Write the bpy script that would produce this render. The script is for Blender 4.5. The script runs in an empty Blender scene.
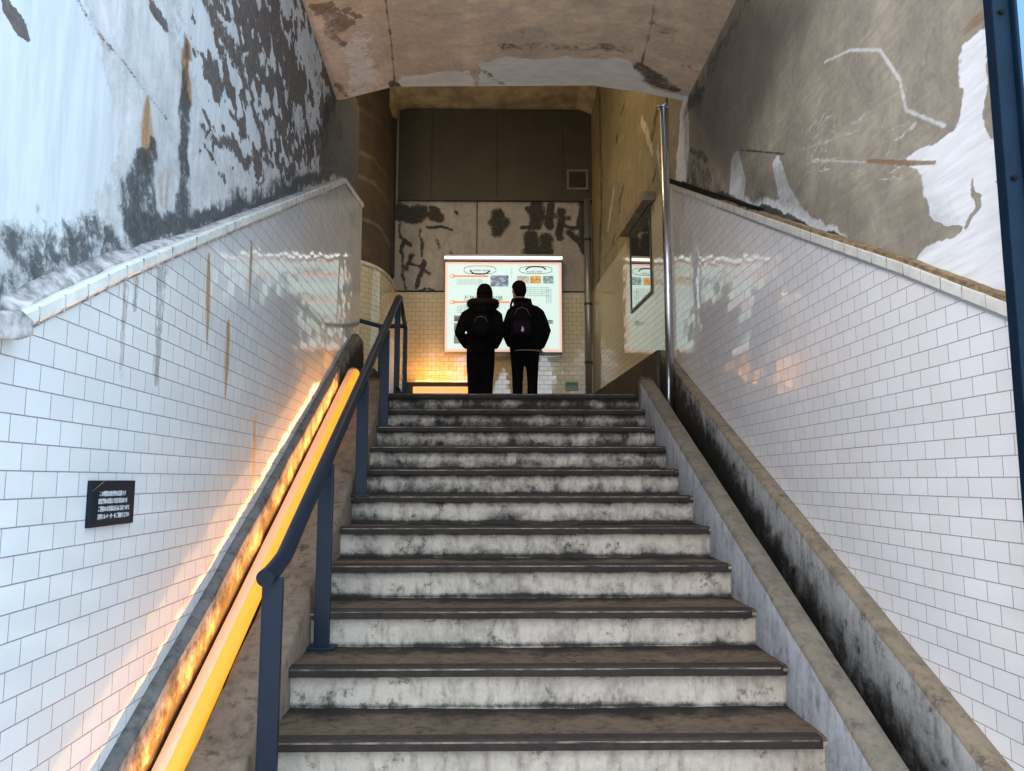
import bpy, bmesh, math, random
import numpy as np
from mathutils import Vector, Matrix
random.seed(7)
C = bpy.context.scene.collection
PI = math.pi
H = 1.702                       # eye height above the lower floor

# ------------------------------------------------------------------ camera
F_PX = 780.0
TH = math.atan(94.5/F_PX); PSI = math.atan(14/F_PX*math.cos(TH))
cam = bpy.data.cameras.new('camera'); cam.sensor_fit = 'HORIZONTAL'; cam.sensor_width = 36
cam.lens = 36*F_PX/1024; cam.clip_start = .05
co = bpy.data.objects.new('camera', cam); C.objects.link(co)
co.location = (0, 0, H); co.rotation_euler = (PI/2+TH, 0, -PSI)
bpy.context.scene.camera = co
cR = Vector((math.cos(PSI), -math.sin(PSI), 0))
cF = Vector((math.sin(PSI)*math.cos(TH), math.cos(PSI)*math.cos(TH), math.sin(TH)))
cU = cR.cross(cF)
def ray(x, y): return cF + (x-512)/F_PX*cR + (385.5-y)/F_PX*cU
# measured points of the photo set onto a plane of the room (world metres)
def atY(x, y, Y): d = ray(x, y); d = d*(Y/d.y); return Vector((d.x, d.y, d.z+H))
def atX(x, y, X): d = ray(x, y); d = d*(X/d.x); return Vector((d.x, d.y, d.z+H))
def atZ(x, y, Z): d = ray(x, y); d = d*((Z-H)/d.z); return Vector((d.x, d.y, d.z+H))
DR = .0345                      # the left wall runs outwards by this much per metre
def XLw(Y, off=0): return -1.03+off-DR*Y
def atL(x, y, off=0):
    d = ray(x, y); k = (-1.03+off)/(d.x+DR*d.y); d = d*k; return Vector((d.x, d.y, d.z+H))
XR = 1.46

# ------------------------------------------------------------------ materials
class NT:
    def __init__(s, name):
        s.m = bpy.data.materials.new(name); s.m.use_nodes = True
        s.t = s.m.node_tree; s.b = s.t.nodes['Principled BSDF']
    def n(s, kind, **kw):
        nd = s.t.nodes.new('ShaderNode'+kind)
        for k, v in kw.items(): setattr(nd, k, v)
        return nd
    def l(s, a, b): s.t.links.new(a, b)
    def put(s, sock, v):
        if hasattr(v, 'is_linked') or isinstance(v, bpy.types.NodeSocket): s.l(v, sock)
        else:
            if isinstance(v, (tuple, list)) and len(v) == 3 and len(sock.default_value) == 4: v = (*v, 1)
            sock.default_value = v
    def math(s, op, a, b=0, c=0, clamp=False):
        nd = s.n('Math', operation=op, use_clamp=clamp)
        s.put(nd.inputs[0], a); s.put(nd.inputs[1], b); s.put(nd.inputs[2], c); return nd.outputs[0]
    def mix(s, f, a, b, mode='MIX'):
        nd = s.n('Mix', data_type='RGBA', blend_type=mode)
        s.put(nd.inputs[0], f); s.put(nd.inputs[6], a); s.put(nd.inputs[7], b); return nd.outputs[2]
    def pos(s): return s.n('NewGeometry').outputs['Position']
    def noise(s, vec, scale, detail=6, rough=.6, dist=0):
        nd = s.n('TexNoise'); s.l(vec, nd.inputs['Vector']); nd.inputs['Scale'].default_value = scale
        nd.inputs['Detail'].default_value = detail; nd.inputs['Roughness'].default_value = rough
        nd.inputs['Distortion'].default_value = dist; return nd.outputs['Fac']
    def mapv(s, vec, scale=(1, 1, 1), rot=(0, 0, 0), loc=(0, 0, 0)):
        nd = s.n('Mapping'); s.l(vec, nd.inputs['Vector']); nd.inputs['Scale'].default_value = scale
        nd.inputs['Rotation'].default_value = rot; nd.inputs['Location'].default_value = loc; return nd.outputs[0]
    def ss(s, v, a, b, lo=0., hi=1.):
        nd = s.n('MapRange', interpolation_type='SMOOTHSTEP'); s.put(nd.inputs['Value'], v)
        for k, x in zip(('From Min', 'From Max', 'To Min', 'To Max'), (a, b, lo, hi)): nd.inputs[k].default_value = x
        return nd.outputs['Result']
    def bump(s, h, strength=.3, dist=.01, normal=None):
        nd = s.n('Bump'); nd.inputs['Strength'].default_value = strength; nd.inputs['Distance'].default_value = dist
        s.l(h, nd.inputs['Height'])
        if normal is not None: s.l(normal, nd.inputs['Normal'])
        s.l(nd.outputs[0], s.b.inputs['Normal']); return nd.outputs[0]
    def attr(s, name):
        nd = s.n('Attribute', attribute_name=name); sp = s.n('SeparateColor'); s.l(nd.outputs['Color'], sp.inputs[0])
        return sp.outputs
    def set(s, **kw):
        for k, v in kw.items(): s.put(s.b.inputs[k.replace('_', ' ')], v)
        return s.m

def plain(name, col, rough=.5, metal=0., nscale=0., namp=0., bump=0., spec=.5):
    t = NT(name)
    if nscale:
        p = t.n('TexCoord').outputs['Object']; f = t.noise(p, nscale)
        c2 = tuple(max(0, c*(1-namp)) for c in col); c1 = tuple(min(1, c*(1+namp)) for c in col)
        t.set(Base_Color=t.mix(t.ss(f, .3, .7), c2, c1))
        if bump: t.bump(f, bump, .004)
    else: t.set(Base_Color=col)
    return t.set(Roughness=rough, Metallic=metal, Specular_IOR_Level=spec)

def emit(name, col, strength, base=(.8, .8, .8)):
    t = NT(name); return t.set(Base_Color=base, Emission_Color=col, Emission_Strength=strength, Roughness=.4)

def concrete(name, base, base2, white, peel, mold=(.02, .021, .022), rust=(.42, .2, .05), streak=None, rough=.85, fine=34, whitef=(6, .5)):
    """Worn wall: wear = (peeled, mould, rust), wear2 = (white paint, pale lime streaks, soft darkening)."""
    t = NT(name); p = t.pos()
    n1 = t.noise(p, whitef[0], 10, .74, .5); n2 = t.noise(p, fine, 6, .7); n3 = t.noise(p, 1.7, 5, .6)
    st = t.noise(t.mapv(p, *(streak or ((9, 9, 1.2), (0, 0, 0)))), 3.2, 6, .65)
    a = t.attr('wear'); b = t.attr('wear2')
    nn = t.math('SUBTRACT', t.math('ADD', t.math('MULTIPLY', n1, .60), t.math('MULTIPLY', n2, .40)), .5)
    ns = t.math('SUBTRACT', t.math('ADD', t.math('MULTIPLY', st, .6), t.math('MULTIPLY', n2, .4)), .5)
    def mask(ch, k, lo=.44, hi=.56, src=nn): return t.ss(t.math('MULTIPLY_ADD', src, k, ch), lo, hi)
    col = t.mix(t.ss(n3, .38, .62), base, base2)
    n5 = t.noise(p, 4.2, 8, .7, .8); col = t.mix(t.ss(n5, .42, .66, 0, .6), col, tuple(c*.62 for c in base2)); col = t.mix(t.ss(n5, .46, .30, 0, .45), col, tuple(min(1, c*1.25) for c in base))
    col = t.mix(t.ss(st, .35, .7, 0, .55), col, tuple(c*.72 for c in base2))
    col = t.mix(t.ss(n2, .3, .75, 0, .3), col, tuple(min(1, c*1.25) for c in base))
    mp = mask(a[0], 1.9, .47, .53)
    mw = mask(b[0], whitef[1]*2)
    wcol = t.mix(t.ss(st, .3, .75), white, tuple(c*.82 for c in white))
    col = t.mix(mw, col, wcol)
    col = t.mix(t.math('MULTIPLY', mask(b[2], .9, .1, .9), .8), col, tuple(c*.30 for c in base2))
    col = t.mix(mp, col, t.mix(t.ss(n2, .3, .7), peel, tuple(c*1.9 for c in peel)))
    col = t.mix(t.math('MULTIPLY', mask(b[1], 1.2, .3, .9, ns), .75), col, white)
    col = t.mix(t.math('MULTIPLY', mask(a[2], 1.5, .3, .8, ns), .9), col, t.mix(n2, rust, tuple(c*.45 for c in rust)))
    col = t.mix(t.math('MULTIPLY', mask(a[1], 2.2, .32, .72), .93), col, t.mix(t.ss(n2, .4, .7), mold, tuple(c*3.5 for c in mold)))
    t.set(Base_Color=col, Roughness=rough)
    hgt = t.math('ADD', t.math('MULTIPLY', n2, .35), t.math('SUBTRACT', t.math('MULTIPLY', mw, .25), t.math('MULTIPLY', mp, .5)))
    t.bump(hgt, .5, .008)
    return t.m

def tiles(name, axis, tw, th, white=(.80, .79, .77), grout=(.055, .05, .045), off=(0, 0), tilt=.024):
    t = NT(name); p = t.pos(); sx = t.n('SeparateXYZ'); t.l(p, sx.inputs[0])
    cx = t.n('CombineXYZ'); t.l(sx.outputs[axis], cx.inputs[0]); t.l(sx.outputs[2], cx.inputs[1])
    mp = t.mapv(cx.outputs[0], (1, 1, 1), (0, 0, 0), (off[0], off[1], 0))
    br = t.n('TexBrick', offset=.5, squash=1.0); t.l(mp, br.inputs['Vector'])
    br.inputs['Color1'].default_value = (0, 0, 0, 1); br.inputs['Color2'].default_value = (1, 1, 1, 1); br.inputs['Mortar'].default_value = (.5, .5, .5, 1)
    br.inputs['Scale'].default_value = 1; br.inputs['Brick Width'].default_value = tw; br.inputs['Row Height'].default_value = th
    br.inputs['Mortar Size'].default_value = .0016; br.inputs['Mortar Smooth'].default_value = .12; br.inputs['Bias'].default_value = 0
    wn = t.n('TexWhiteNoise', noise_dimensions='3D'); t.l(br.outputs['Color'], wn.inputs['Vector'])
    n1 = t.noise(p, 3, 5); n2 = t.noise(p, 45, 5, .7)
    st = t.noise(t.mapv(p, (14, 14, 1.0)), 3.0, 5, .65)
    a = t.attr('wear')
    rnd = t.n('SeparateColor'); t.l(br.outputs['Color'], rnd.inputs[0])
    col = t.mix(t.ss(rnd.outputs[0], 0, 1, 0, .5), white, tuple(c*k for c, k in zip(white, (.9, .885, .87))))
    col = t.mix(t.ss(n1, .35, .75, 0, .25), col, tuple(c*k for c, k in zip(white, (.86, .83, .76))))
    col = t.mix(t.ss(br.outputs['Fac'], .05, .6), col, t.mix(n2, grout, tuple(c*2.6 for c in grout)))
    ns = t.math('SUBTRACT', t.math('ADD', t.math('MULTIPLY', st, .6), t.math('MULTIPLY', n2, .4)), .5)
    mr = t.ss(t.math('MULTIPLY_ADD', ns, .9, a[2]), .3, .75)
    md = t.ss(t.math('MULTIPLY_ADD', ns, 1.3, a[1]), .35, .75)
    col = t.mix(t.math('MULTIPLY', mr, .85), col, t.mix(n2, (.42, .22, .07), (.2, .1, .03)))
    col = t.mix(t.math('MULTIPLY', md, .9), col, (.05, .05, .05))
    rg = t.math('ADD', t.math('MULTIPLY', t.math('ADD', mr, md), .35), t.ss(br.outputs['Fac'], 0, 1, .07, .7), clamp=True)
    g = t.n('NewGeometry')
    v = t.n('VectorMath', operation='SUBTRACT'); t.l(wn.outputs['Color'], v.inputs[0]); v.inputs[1].default_value = (.5, .5, .5)
    v2 = t.n('VectorMath', operation='SCALE'); t.l(v.outputs[0], v2.inputs[0]); v2.inputs['Scale'].default_value = tilt
    v3 = t.n('VectorMath', operation='ADD'); t.l(g.outputs['Normal'], v3.inputs[0]); t.l(v2.outputs[0], v3.inputs[1])
    v4 = t.n('VectorMath', operation='NORMALIZE'); t.l(v3.outputs[0], v4.inputs[0])
    hh = t.math('ADD', t.ss(br.outputs['Fac'], 0, .8, 1, 0), t.math('MULTIPLY', t.noise(p, 18, 2), .25))
    t.bump(hh, .35, .002, v4.outputs[0])
    return t.set(Base_Color=col, Roughness=rg, Specular_IOR_Level=.9, IOR=1.6)

# ------------------------------------------------------------------ mesh helpers
def link(name, me, m, parent=None):
    o = bpy.data.objects.new(name, me); C.objects.link(o)
    if m is not None: me.materials.append(m)
    if parent is not None: o.parent = parent
    return o
def world_of(p):
    v = Vector((0, 0, 0))
    while p is not None: v = v + Vector(p.location); p = p.parent
    return v
def origin_to(o, loc):
    """Put the origin of a top-level mesh at a world point."""
    loc = Vector(loc); o.data.transform(Matrix.Translation(-loc)); o.location = loc; return o
class MB:
    def __init__(s): s.v = []; s.f = []; s.sm = []
    def add(s, vs, fs, smooth=False):
        k = len(s.v); s.v += [tuple(v) for v in vs]; s.f += [tuple(i+k for i in f) for f in fs]; s.sm += [smooth]*len(fs); return s
    def box(s, x0, x1, y0, y1, z0, z1):
        vs = [(x, y, z) for x in (x0, x1) for y in (y0, y1) for z in (z0, z1)]
        return s.add(vs, [(0, 1, 3, 2), (4, 6, 7, 5), (0, 4, 5, 1), (2, 3, 7, 6), (0, 2, 6, 4), (1, 5, 7, 3)])
    def hexa(s, a, b):                       # two quads (4 pts each)
        return s.add(list(a)+list(b), [(3, 2, 1, 0), (4, 5, 6, 7), (0, 1, 5, 4), (1, 2, 6, 5), (2, 3, 7, 6), (3, 0, 4, 7)])
    def loft(s, rings, smooth=True, cap=True, closed=False):
        n = len(rings[0]); vs = [v for r in rings for v in r]; fs = []
        m = len(rings)
        for i in range(m if closed else m-1):
            j = (i+1) % m
            for k in range(n): fs.append((i*n+k, i*n+(k+1) % n, j*n+(k+1) % n, j*n+k))
        if cap and not closed: fs.append(tuple(range(n))[::-1]); fs.append(tuple((m-1)*n+k for k in range(n)))
        return s.add(vs, fs, smooth)
    def tube(s, pts, r, n=14, closed=False):
        pts = [Vector(p) for p in pts]; rr = r if isinstance(r, (list, tuple)) else [r]*len(pts); rings = []
        up = None
        for i, p in enumerate(pts):
            if closed: d = (pts[(i+1) % len(pts)]-pts[i-1])
            else: d = (pts[min(i+1, len(pts)-1)]-pts[max(i-1, 0)])
            d.normalize()
            if up is None: up = d.orthogonal().normalized()
            up = (up-d*up.dot(d)).normalized(); w = d.cross(up)
            rings.append([p+(up*math.cos(2*PI*k/n)+w*math.sin(2*PI*k/n))*rr[i] for k in range(n)])
        return s.loft(rings, True, True, closed)
    def prism(s, poly, vec):                 # planar polygon pushed along vec
        n = len(poly); a = [Vector(p) for p in poly]; b = [p+Vector(vec) for p in a]
        return s.add(a+b, [tuple(range(n))[::-1], tuple(range(n, 2*n))]+[(i, (i+1) % n, n+(i+1) % n, n+i) for i in range(n)])
    def grid(s, P, smooth=True):             # P[i][j] points
        n = len(P[0]); return s.add([p for r in P for p in r], [(i*n+j, (i+1)*n+j, (i+1)*n+j+1, i*n+j+1) for i in range(len(P)-1) for j in range(n-1)], smooth)
    def ellipsoid(s, c, r, nu=16, nv=10):
        rings = []
        for i in range(1, nv):
            a = PI*i/nv; rings.append([(c[0]+r[0]*math.sin(a)*math.cos(2*PI*k/nu), c[1]+r[1]*math.sin(a)*math.sin(2*PI*k/nu), c[2]-r[2]*math.cos(a)) for k in range(nu)])
        return s.loft(rings)
    def build(s, name, m, parent=None, bevel=0., seg=2, fix=True):
        me = bpy.data.meshes.new(name); w = world_of(parent) if parent is not None else Vector((0, 0, 0))
        me.from_pydata([(v[0]-w.x, v[1]-w.y, v[2]-w.z) for v in s.v], [], s.f)
        me.polygons.foreach_set('use_smooth', s.sm)
        if fix:
            bm = bmesh.new(); bm.from_mesh(me); bmesh.ops.recalc_face_normals(bm, faces=bm.faces[:]); bm.to_mesh(me); bm.free()
        me.update(); o = link(name, me, m, parent)
        if bevel:
            b = o.modifiers.new('bevel', 'BEVEL'); b.width = bevel; b.segments = seg; b.limit_method = 'ANGLE'
        return o
def empty(name, loc):
    o = bpy.data.objects.new(name, None); C.objects.link(o); o.location = loc; o.empty_display_size = .1; return o
def tag(o, label, cat, group=None):
    o['label'] = label; o['category'] = cat
    if group: o['group'] = group
    return o
def struct(o): o['kind'] = 'structure'; return o

# ------------------------------------------------------------------ wear painting (stains with a shape of their own, in wall metres)
def sstep(x, a, b):
    t = np.clip((x-a)/(b-a), 0, 1); return t*t*(3-2*t)
def vnoise(u, v, sc, seed=0):
    u = u*sc+seed*17.3; v = v*sc+seed*5.1; iu = np.floor(u).astype(int); iv = np.floor(v).astype(int); fu = u-iu; fv = v-iv
    fu = fu*fu*(3-2*fu); fv = fv*fv*(3-2*fv)
    def h(a, b): x = np.sin(a*127.1+b*311.7+seed*74.7)*43758.5453; return x-np.floor(x)
    return (h(iu, iv)*(1-fu)+h(iu+1, iv)*fu)*(1-fv)+(h(iu, iv+1)*(1-fu)+h(iu+1, iv+1)*fu)*fv
def fbm(u, v, sc, seed=0, o=4): return sum(vnoise(u, v, sc*2**k, seed+k)*.5**k for k in range(o))/sum(.5**k for k in range(o))
class Wear:
    """Grid on a wall plane; u, v are wall coordinates; to2d maps a measured photo point to (u, v)."""
    def __init__(s, u, v, to2d, asp=1.0):
        u = u/asp; s.asp = asp; s.u = u; s.v = v; s.p = lambda x, y: (lambda q: (q[0]/asp, q[1]))(to2d(x, y)); s.wu = u+(fbm(u, v, 7, 3, 5)-.5)*.10; s.wv = v+(fbm(u, v, 7, 9, 5)-.5)*.10
        s.ch = {k: np.zeros_like(u) for k in 'abcdef'}          # a peel, b mould, c rust, d white, e lime, f soft dark
    def seg(s, k, pts, r, val=1., soft=.6, warp=True):
        U, V = (s.wu, s.wv) if warp else (s.u, s.v); q = [s.p(*p) for p in pts]
        rr = r if isinstance(r, (list, tuple)) else [r]*len(q)
        if len(q) == 1: q = q*2; rr = list(rr)*2
        for i in range(len(q)-1):
            (ax, ay), (bx, by) = q[i], q[i+1]; dx, dy = bx-ax, by-ay; L = dx*dx+dy*dy+1e-9
            t = np.clip(((U-ax)*dx+(V-ay)*dy)/L, 0, 1); d = np.hypot(U-ax-t*dx, V-ay-t*dy); R = rr[i]+(rr[i+1]-rr[i])*t
            m = (1-sstep(d, R*(1-soft), R*(1+soft*.6)))*val
            s.ch[k] = np.maximum(s.ch[k], m)
        return s
    def poly(s, k, pts, val=1., soft=.05, warp=True, op='max'):
        U, V = (s.wu, s.wv) if warp else (s.u, s.v); q = [s.p(*p) for p in pts]; d = np.full_like(U, 1e9); ins = np.zeros_like(U, bool)
        for i in range(len(q)):
            (ax, ay), (bx, by) = q[i], q[(i+1) % len(q)]; dx, dy = bx-ax, by-ay; L = dx*dx+dy*dy+1e-9
            t = np.clip(((U-ax)*dx+(V-ay)*dy)/L, 0, 1); d = np.minimum(d, np.hypot(U-ax-t*dx, V-ay-t*dy))
            c = ((ay > V) != (by > V)) & (U < dx*(V-ay)/(dy if abs(dy) > 1e-9 else 1e-9)+ax); ins ^= c
        sd = np.where(ins, d, -d); m = sstep(sd, -soft, soft)*val
        s.ch[k] = np.maximum(s.ch[k], m) if op == 'max' else np.where(m > 0, s.ch[k]*(1-m), s.ch[k])
        return s
    def store(s, o):
        n = len(o.data.vertices)
        for nm, ks in (('wear', 'abc'), ('wear2', 'def')):
            at = o.data.attributes.new(nm, 'FLOAT_COLOR', 'POINT'); arr = np.ones((n, 4), np.float32)
            for i, k in enumerate(ks): arr[:, i] = s.ch[k].ravel()
            at.data.foreach_set('color', arr.ravel())
def wall_grid(us, zlo, zhi, nv, P):
    """Points P(u, z) over us × (zlo(u)..zhi(u)); returns MB and the u, v arrays in vertex order."""
    U = []; V = []; rows = []
    for u in us:
        a, b = zlo(u), zhi(u); r = []
        for j in range(nv+1):
            z = a+(b-a)*j/nv; r.append(P(u, z)); U.append(u); V.append(z)
        rows.append(r)
    mb = MB().grid(rows, False)
    return mb, np.array(U), np.array(V)
def lin(a, b, n): return [a+(b-a)*i/n for i in range(n+1)]
def pl(pts):
    """Piecewise linear function through points (u, z)."""
    def f(u):
        if u <= pts[0][0]: (a, b), (c, d) = pts[0], pts[1]
        elif u >= pts[-1][0]: (a, b), (c, d) = pts[-2], pts[-1]
        else:
            for (a, b), (c, d) in zip(pts, pts[1:]):
                if a <= u <= c: break
        return b+(d-b)*(u-a)/(c-a)
    return f

# ------------------------------------------------------------------ measures of the stairs
T, RS, Y0, Z0 = .33, .147, 2.6, H-.82           # tread, riser, first visible nosing
N_LOW, N_TOP = -6, 10
ZL = Z0+N_TOP*RS                                # landing level
SL = RS/T
def nl(Y): return Z0+SL*(Y-Y0)                  # line through the nosings
def stair_left(Y): return -.74-DR*(Y-2.6)*.8
SXR = 1.06
YB = 10.4

# ------------------------------------------------------------------ materials in use
M = {}
M['left_wall'] = concrete('weathered_plaster', (.60, .575, .56), (.46, .45, .445), (.60, .60, .605), (.078, .062, .057), whitef=(13, .6), streak=((7, 7, 1.0), (0, 0, 0)))
M['right_wall'] = concrete('brushed_concrete', (.40, .34, .255), (.27, .235, .185), (.80, .79, .79), (.05, .045, .04), mold=(.018, .017, .015), rust=(.30, .17, .07),
                           streak=((1, 1.6, 16), (.80, 0, 0)), whitef=(9, .5))
M['ceiling'] = concrete('stained_concrete', (.86, .63, .44), (.64, .48, .345), (.90, .83, .74), (.20, .135, .09), mold=(.05, .035, .024), streak=((2, 5, 5), (0, 0, 0)), whitef=(7, .5))
M['back_wall'] = concrete('peeling_paint', (.46, .42, .36), (.40, .36, .30), (.6, .56, .5), (.02, .018, .016), mold=(.012, .011, .01))
M['ochre_wall'] = concrete('ochre_concrete', (.36, .29, .17), (.26, .21, .125), (.60, .54, .42), (.07, .055, .035), mold=(.035, .028, .02), streak=((1, 5, 1.2), (.5, 0, 0)))
M['brown_wall'] = concrete('brown_concrete', (.12, .085, .05), (.07, .05, .03), (.34, .27, .18), (.03, .022, .015), streak=((2, 2, 12), (0, 0, 0)))
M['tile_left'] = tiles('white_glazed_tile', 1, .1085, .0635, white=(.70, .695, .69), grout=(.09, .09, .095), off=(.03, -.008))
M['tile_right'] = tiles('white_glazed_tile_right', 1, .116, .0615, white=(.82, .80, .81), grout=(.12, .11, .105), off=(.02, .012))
M['tile_back'] = tiles('cream_glazed_tile', 0, .112, .062, white=(.70, .62, .43), grout=(.03, .024, .015))
M['tile_side'] = tiles('cream_glazed_tile_side', 1, .112, .062, white=(.70, .62, .43), grout=(.03, .024, .015), tilt=.015)
M['cap'] = plain('cap_tile', (.62, .595, .54), .25, 0, 9, .12)
M['mortar'] = plain('crumbling_mortar', (.33, .30, .29), .95, 0, 22, .55, .8)
M['mortar_brown'] = plain('brown_mortar', (.22, .145, .07), .9, 0, 30, .5, .6)
M['grey_line'] = plain('grey_seal', (.28, .31, .33), .5)
M['steel_blue'] = plain('slate_blue_paint', (.0085, .014, .025), .42, 0, 12, .12, spec=.22)
M['frame_blue'] = plain('navy_paint', (.0022, .011, .024), .55, 0, 10, .15, spec=.12)
M['frame_light'] = plain('light_blue_paint', (.10, .22, .46), .4)
M['chrome'] = plain('brushed_steel', (.62, .62, .66), .28, 1.0, 20, .05)
M['pipe'] = plain('grey_pipe', (.34, .33, .32), .35, .6)
M['panel'] = plain('dark_cladding', (.052, .043, .029), .55, 0, 3, .16)
M['panel_line'] = plain('cladding_seam', (.04, .033, .024), .6)
M['black'] = plain('black_recess', (.006, .006, .006), .7, spec=.1)

def set_grime_shade(o, f):
    at = o.data.attributes.new('grime_shade', 'FLOAT_COLOR', 'POINT')
    for i, v in enumerate(o.data.vertices): g_ = f(i, v.co); at.data[i].color = (g_, g_, g_, 1)
def stair_mat(name, base, dark, drt, rust=None):
    t = NT(name); p = t.pos()
    n1 = t.noise(p, 4.5, 9, .7, .4); n2 = t.noise(p, 38, 6, .7); st = t.noise(t.mapv(p, (7, 7, 2.2)), 3, 7, .7); n4 = t.noise(p, 11, 6, .75)
    col = t.mix(t.ss(n1, .35, .68), base, tuple(c*.70 for c in base))
    col = t.mix(t.ss(st, .44, .70, 0, .8), col, dark)
    if rust: col = t.mix(t.ss(n4, .55, .75, 0, .45), col, rust)
    col = t.mix(t.ss(n4, .57, .66, 0, drt), col, tuple(c*.35 for c in dark))
    col = t.mix(t.ss(n2, .35, .72, 0, .3), col, tuple(min(1, c*1.3) for c in base))
    gsp = t.attr('grime_shade')
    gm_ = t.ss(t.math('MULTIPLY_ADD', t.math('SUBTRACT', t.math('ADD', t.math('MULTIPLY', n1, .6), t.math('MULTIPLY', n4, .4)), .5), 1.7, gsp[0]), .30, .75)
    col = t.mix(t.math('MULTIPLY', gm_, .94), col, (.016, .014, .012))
    t.bump(t.math('ADD', n2, t.math('MULTIPLY', n4, .8)), .45, .006)
    return t.set(Base_Color=col, Roughness=.9, Specular_IOR_Level=.15)
M['riser'] = stair_mat('worn_riser_concrete', (.53, .44, .355), (.19, .15, .115), .8)
M['tread'] = stair_mat('worn_tread_concrete', (.125, .088, .058), (.030, .022, .016), .9, (.16, .10, .055))
M['nosing'] = stair_mat('nosing_strip_dark', (.040, .030, .025), (.02, .016, .014), .3)
M['kerb_side'] = stair_mat('grey_kerb_concrete', (.34, .345, .36), (.13, .13, .135), .5)
M['kerb_top'] = stair_mat('brown_kerb_concrete', (.175, .145, .11), (.075, .062, .05), .4)
M['cheek'] = stair_mat('cheek_concrete', (.36, .35, .33), (.10, .095, .085), .85)
M['cheek_top'] = stair_mat('cheek_top_concrete', (.25, .20, .14), (.09, .075, .06), .6)
M['gutter'] = stair_mat('gutter_concrete', (.05, .043, .036), (.02, .018, .015), .8)
M['cheek_left'] = stair_mat('rough_chiselled_concrete', (.40, .34, .28), (.22, .18, .14), .25)
M['cheek_left_top'] = stair_mat('pitted_concrete', (.15, .14, .13), (.035, .032, .03), .9)
M['kerb_left'] = stair_mat('brown_left_kerb', (.20, .14, .098), (.07, .05, .036), .8, (.30, .17, .08))
M['skirt'] = stair_mat('landing_skirt_concrete', (.10, .082, .062), (.045, .036, .028), .6)
M['landing'] = stair_mat('landing_concrete', (.22, .19, .15), (.09, .075, .06), .4)
M['ground'] = stair_mat('pavement_concrete', (.62, .60, .57), (.40, .38, .36), .2)

# ------------------------------------------------------------------ floor, landing
g = struct(MB().box(-6, 6, -7, Y0+N_LOW*T+.02, -.2, 0).build('floor', M['ground']))
yl = Y0+N_TOP*T+.05
lf = struct(MB().prism([(-.80, yl, ZL), (1.10, yl, ZL), (1.10, 6.68, ZL), (1.62, 6.68, ZL), (1.62, YB+.2, ZL), (-2.7, YB+.2, ZL), (-2.7, 7.25, ZL), (-1.0, 7.25, ZL)], (0, 0, -.25)).build('floor.001', M['landing']))

# ------------------------------------------------------------------ staircase: every step a part, its nosing strip a sub-part
st = tag(empty('staircase', (.15, Y0+N_LOW*T, 0)), 'worn grey concrete staircase with dark nosing strips climbing to the landing', 'staircase')
for i in range(N_LOW+1, N_TOP+1):
    y = Y0+i*T; z = Z0+i*RS; xl = stair_left(y)-.06; xr = SXR+.03; rnd = random.Random(i)
    # cross-section (y, z) from riser foot to tread back, with a worn lip
    sec = [(.028, -RS-.03), (.027, -RS+.004), (.026, -RS+.022), (.026, -RS*.5), (.022, -.045), (.004, -.030), (.0, -.012), (.006, -.002), (.03, .0), (.18, -.003), (T-.01, .0), (T+.06, .0)]
    xs = lin(xl, xr, 60); rows = []
    for x in xs:
        w = (fbm(np.array([x]), np.array([z*3]), 6, i+20)[0]-.5)*.010
        w2 = (fbm(np.array([x]), np.array([z*3]), 14, i+40)[0]-.5)*.008
        wear = -.006*math.exp(-((x-.15)/.45)**2)
        rows.append([(x, y+a+w*(.3 if k in (6, 7) else 1), z+b+(w2+wear)*(1 if k >= 6 else 0)) for k, (a, b) in enumerate(sec)])
    mb = MB(); mb.grid(rows, True)
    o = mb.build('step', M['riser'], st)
    o.data.materials.append(M['tread'])
    for pz in o.data.polygons:
        if pz.index % 11 >= 6: pz.material_index = 1
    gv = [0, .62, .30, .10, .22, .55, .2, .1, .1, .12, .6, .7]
    gk = max(0, i)*.046; gf = i; set_grime_shade(o, lambda i, c: gv[i % 12]+(gk if i % 12 < 7 else .12+gk*.5))  # higher steps darker: more grime, plus light falloff put into the colour
    nb = MB(); xa, xb = stair_left(y)+.0+rnd.uniform(-.012, .02), SXR-.012-rnd.uniform(0, .012)
    ring = lambda x, d: [(x, y-.010+d, z-.032), (x, y-.012+d, z-.006), (x, y-.004+d, z+.003), (x, y+.042, z+.004), (x, y+.042, z-.032)]
    nb.loft([ring(x, (fbm(np.array([x]), np.array([z]), 3, i)[0]-.5)*.004) for x in lin(xa, xb, 24)], False)
    nb.build('nosing', M['nosing'], o, fix=True)
    lb = MB().box(xa+.01, xb-.01, y-.0125, y-.0095, z-.0085, z-.0035)
    lb.build('worn_edge', plain('rubbed_edge_%d' % (i+9), (.15, .105, .07), .6, 0, 14, .8) if i == N_LOW+1 else bpy.data.materials['rubbed_edge_%d' % (N_LOW+10)], o)

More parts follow.
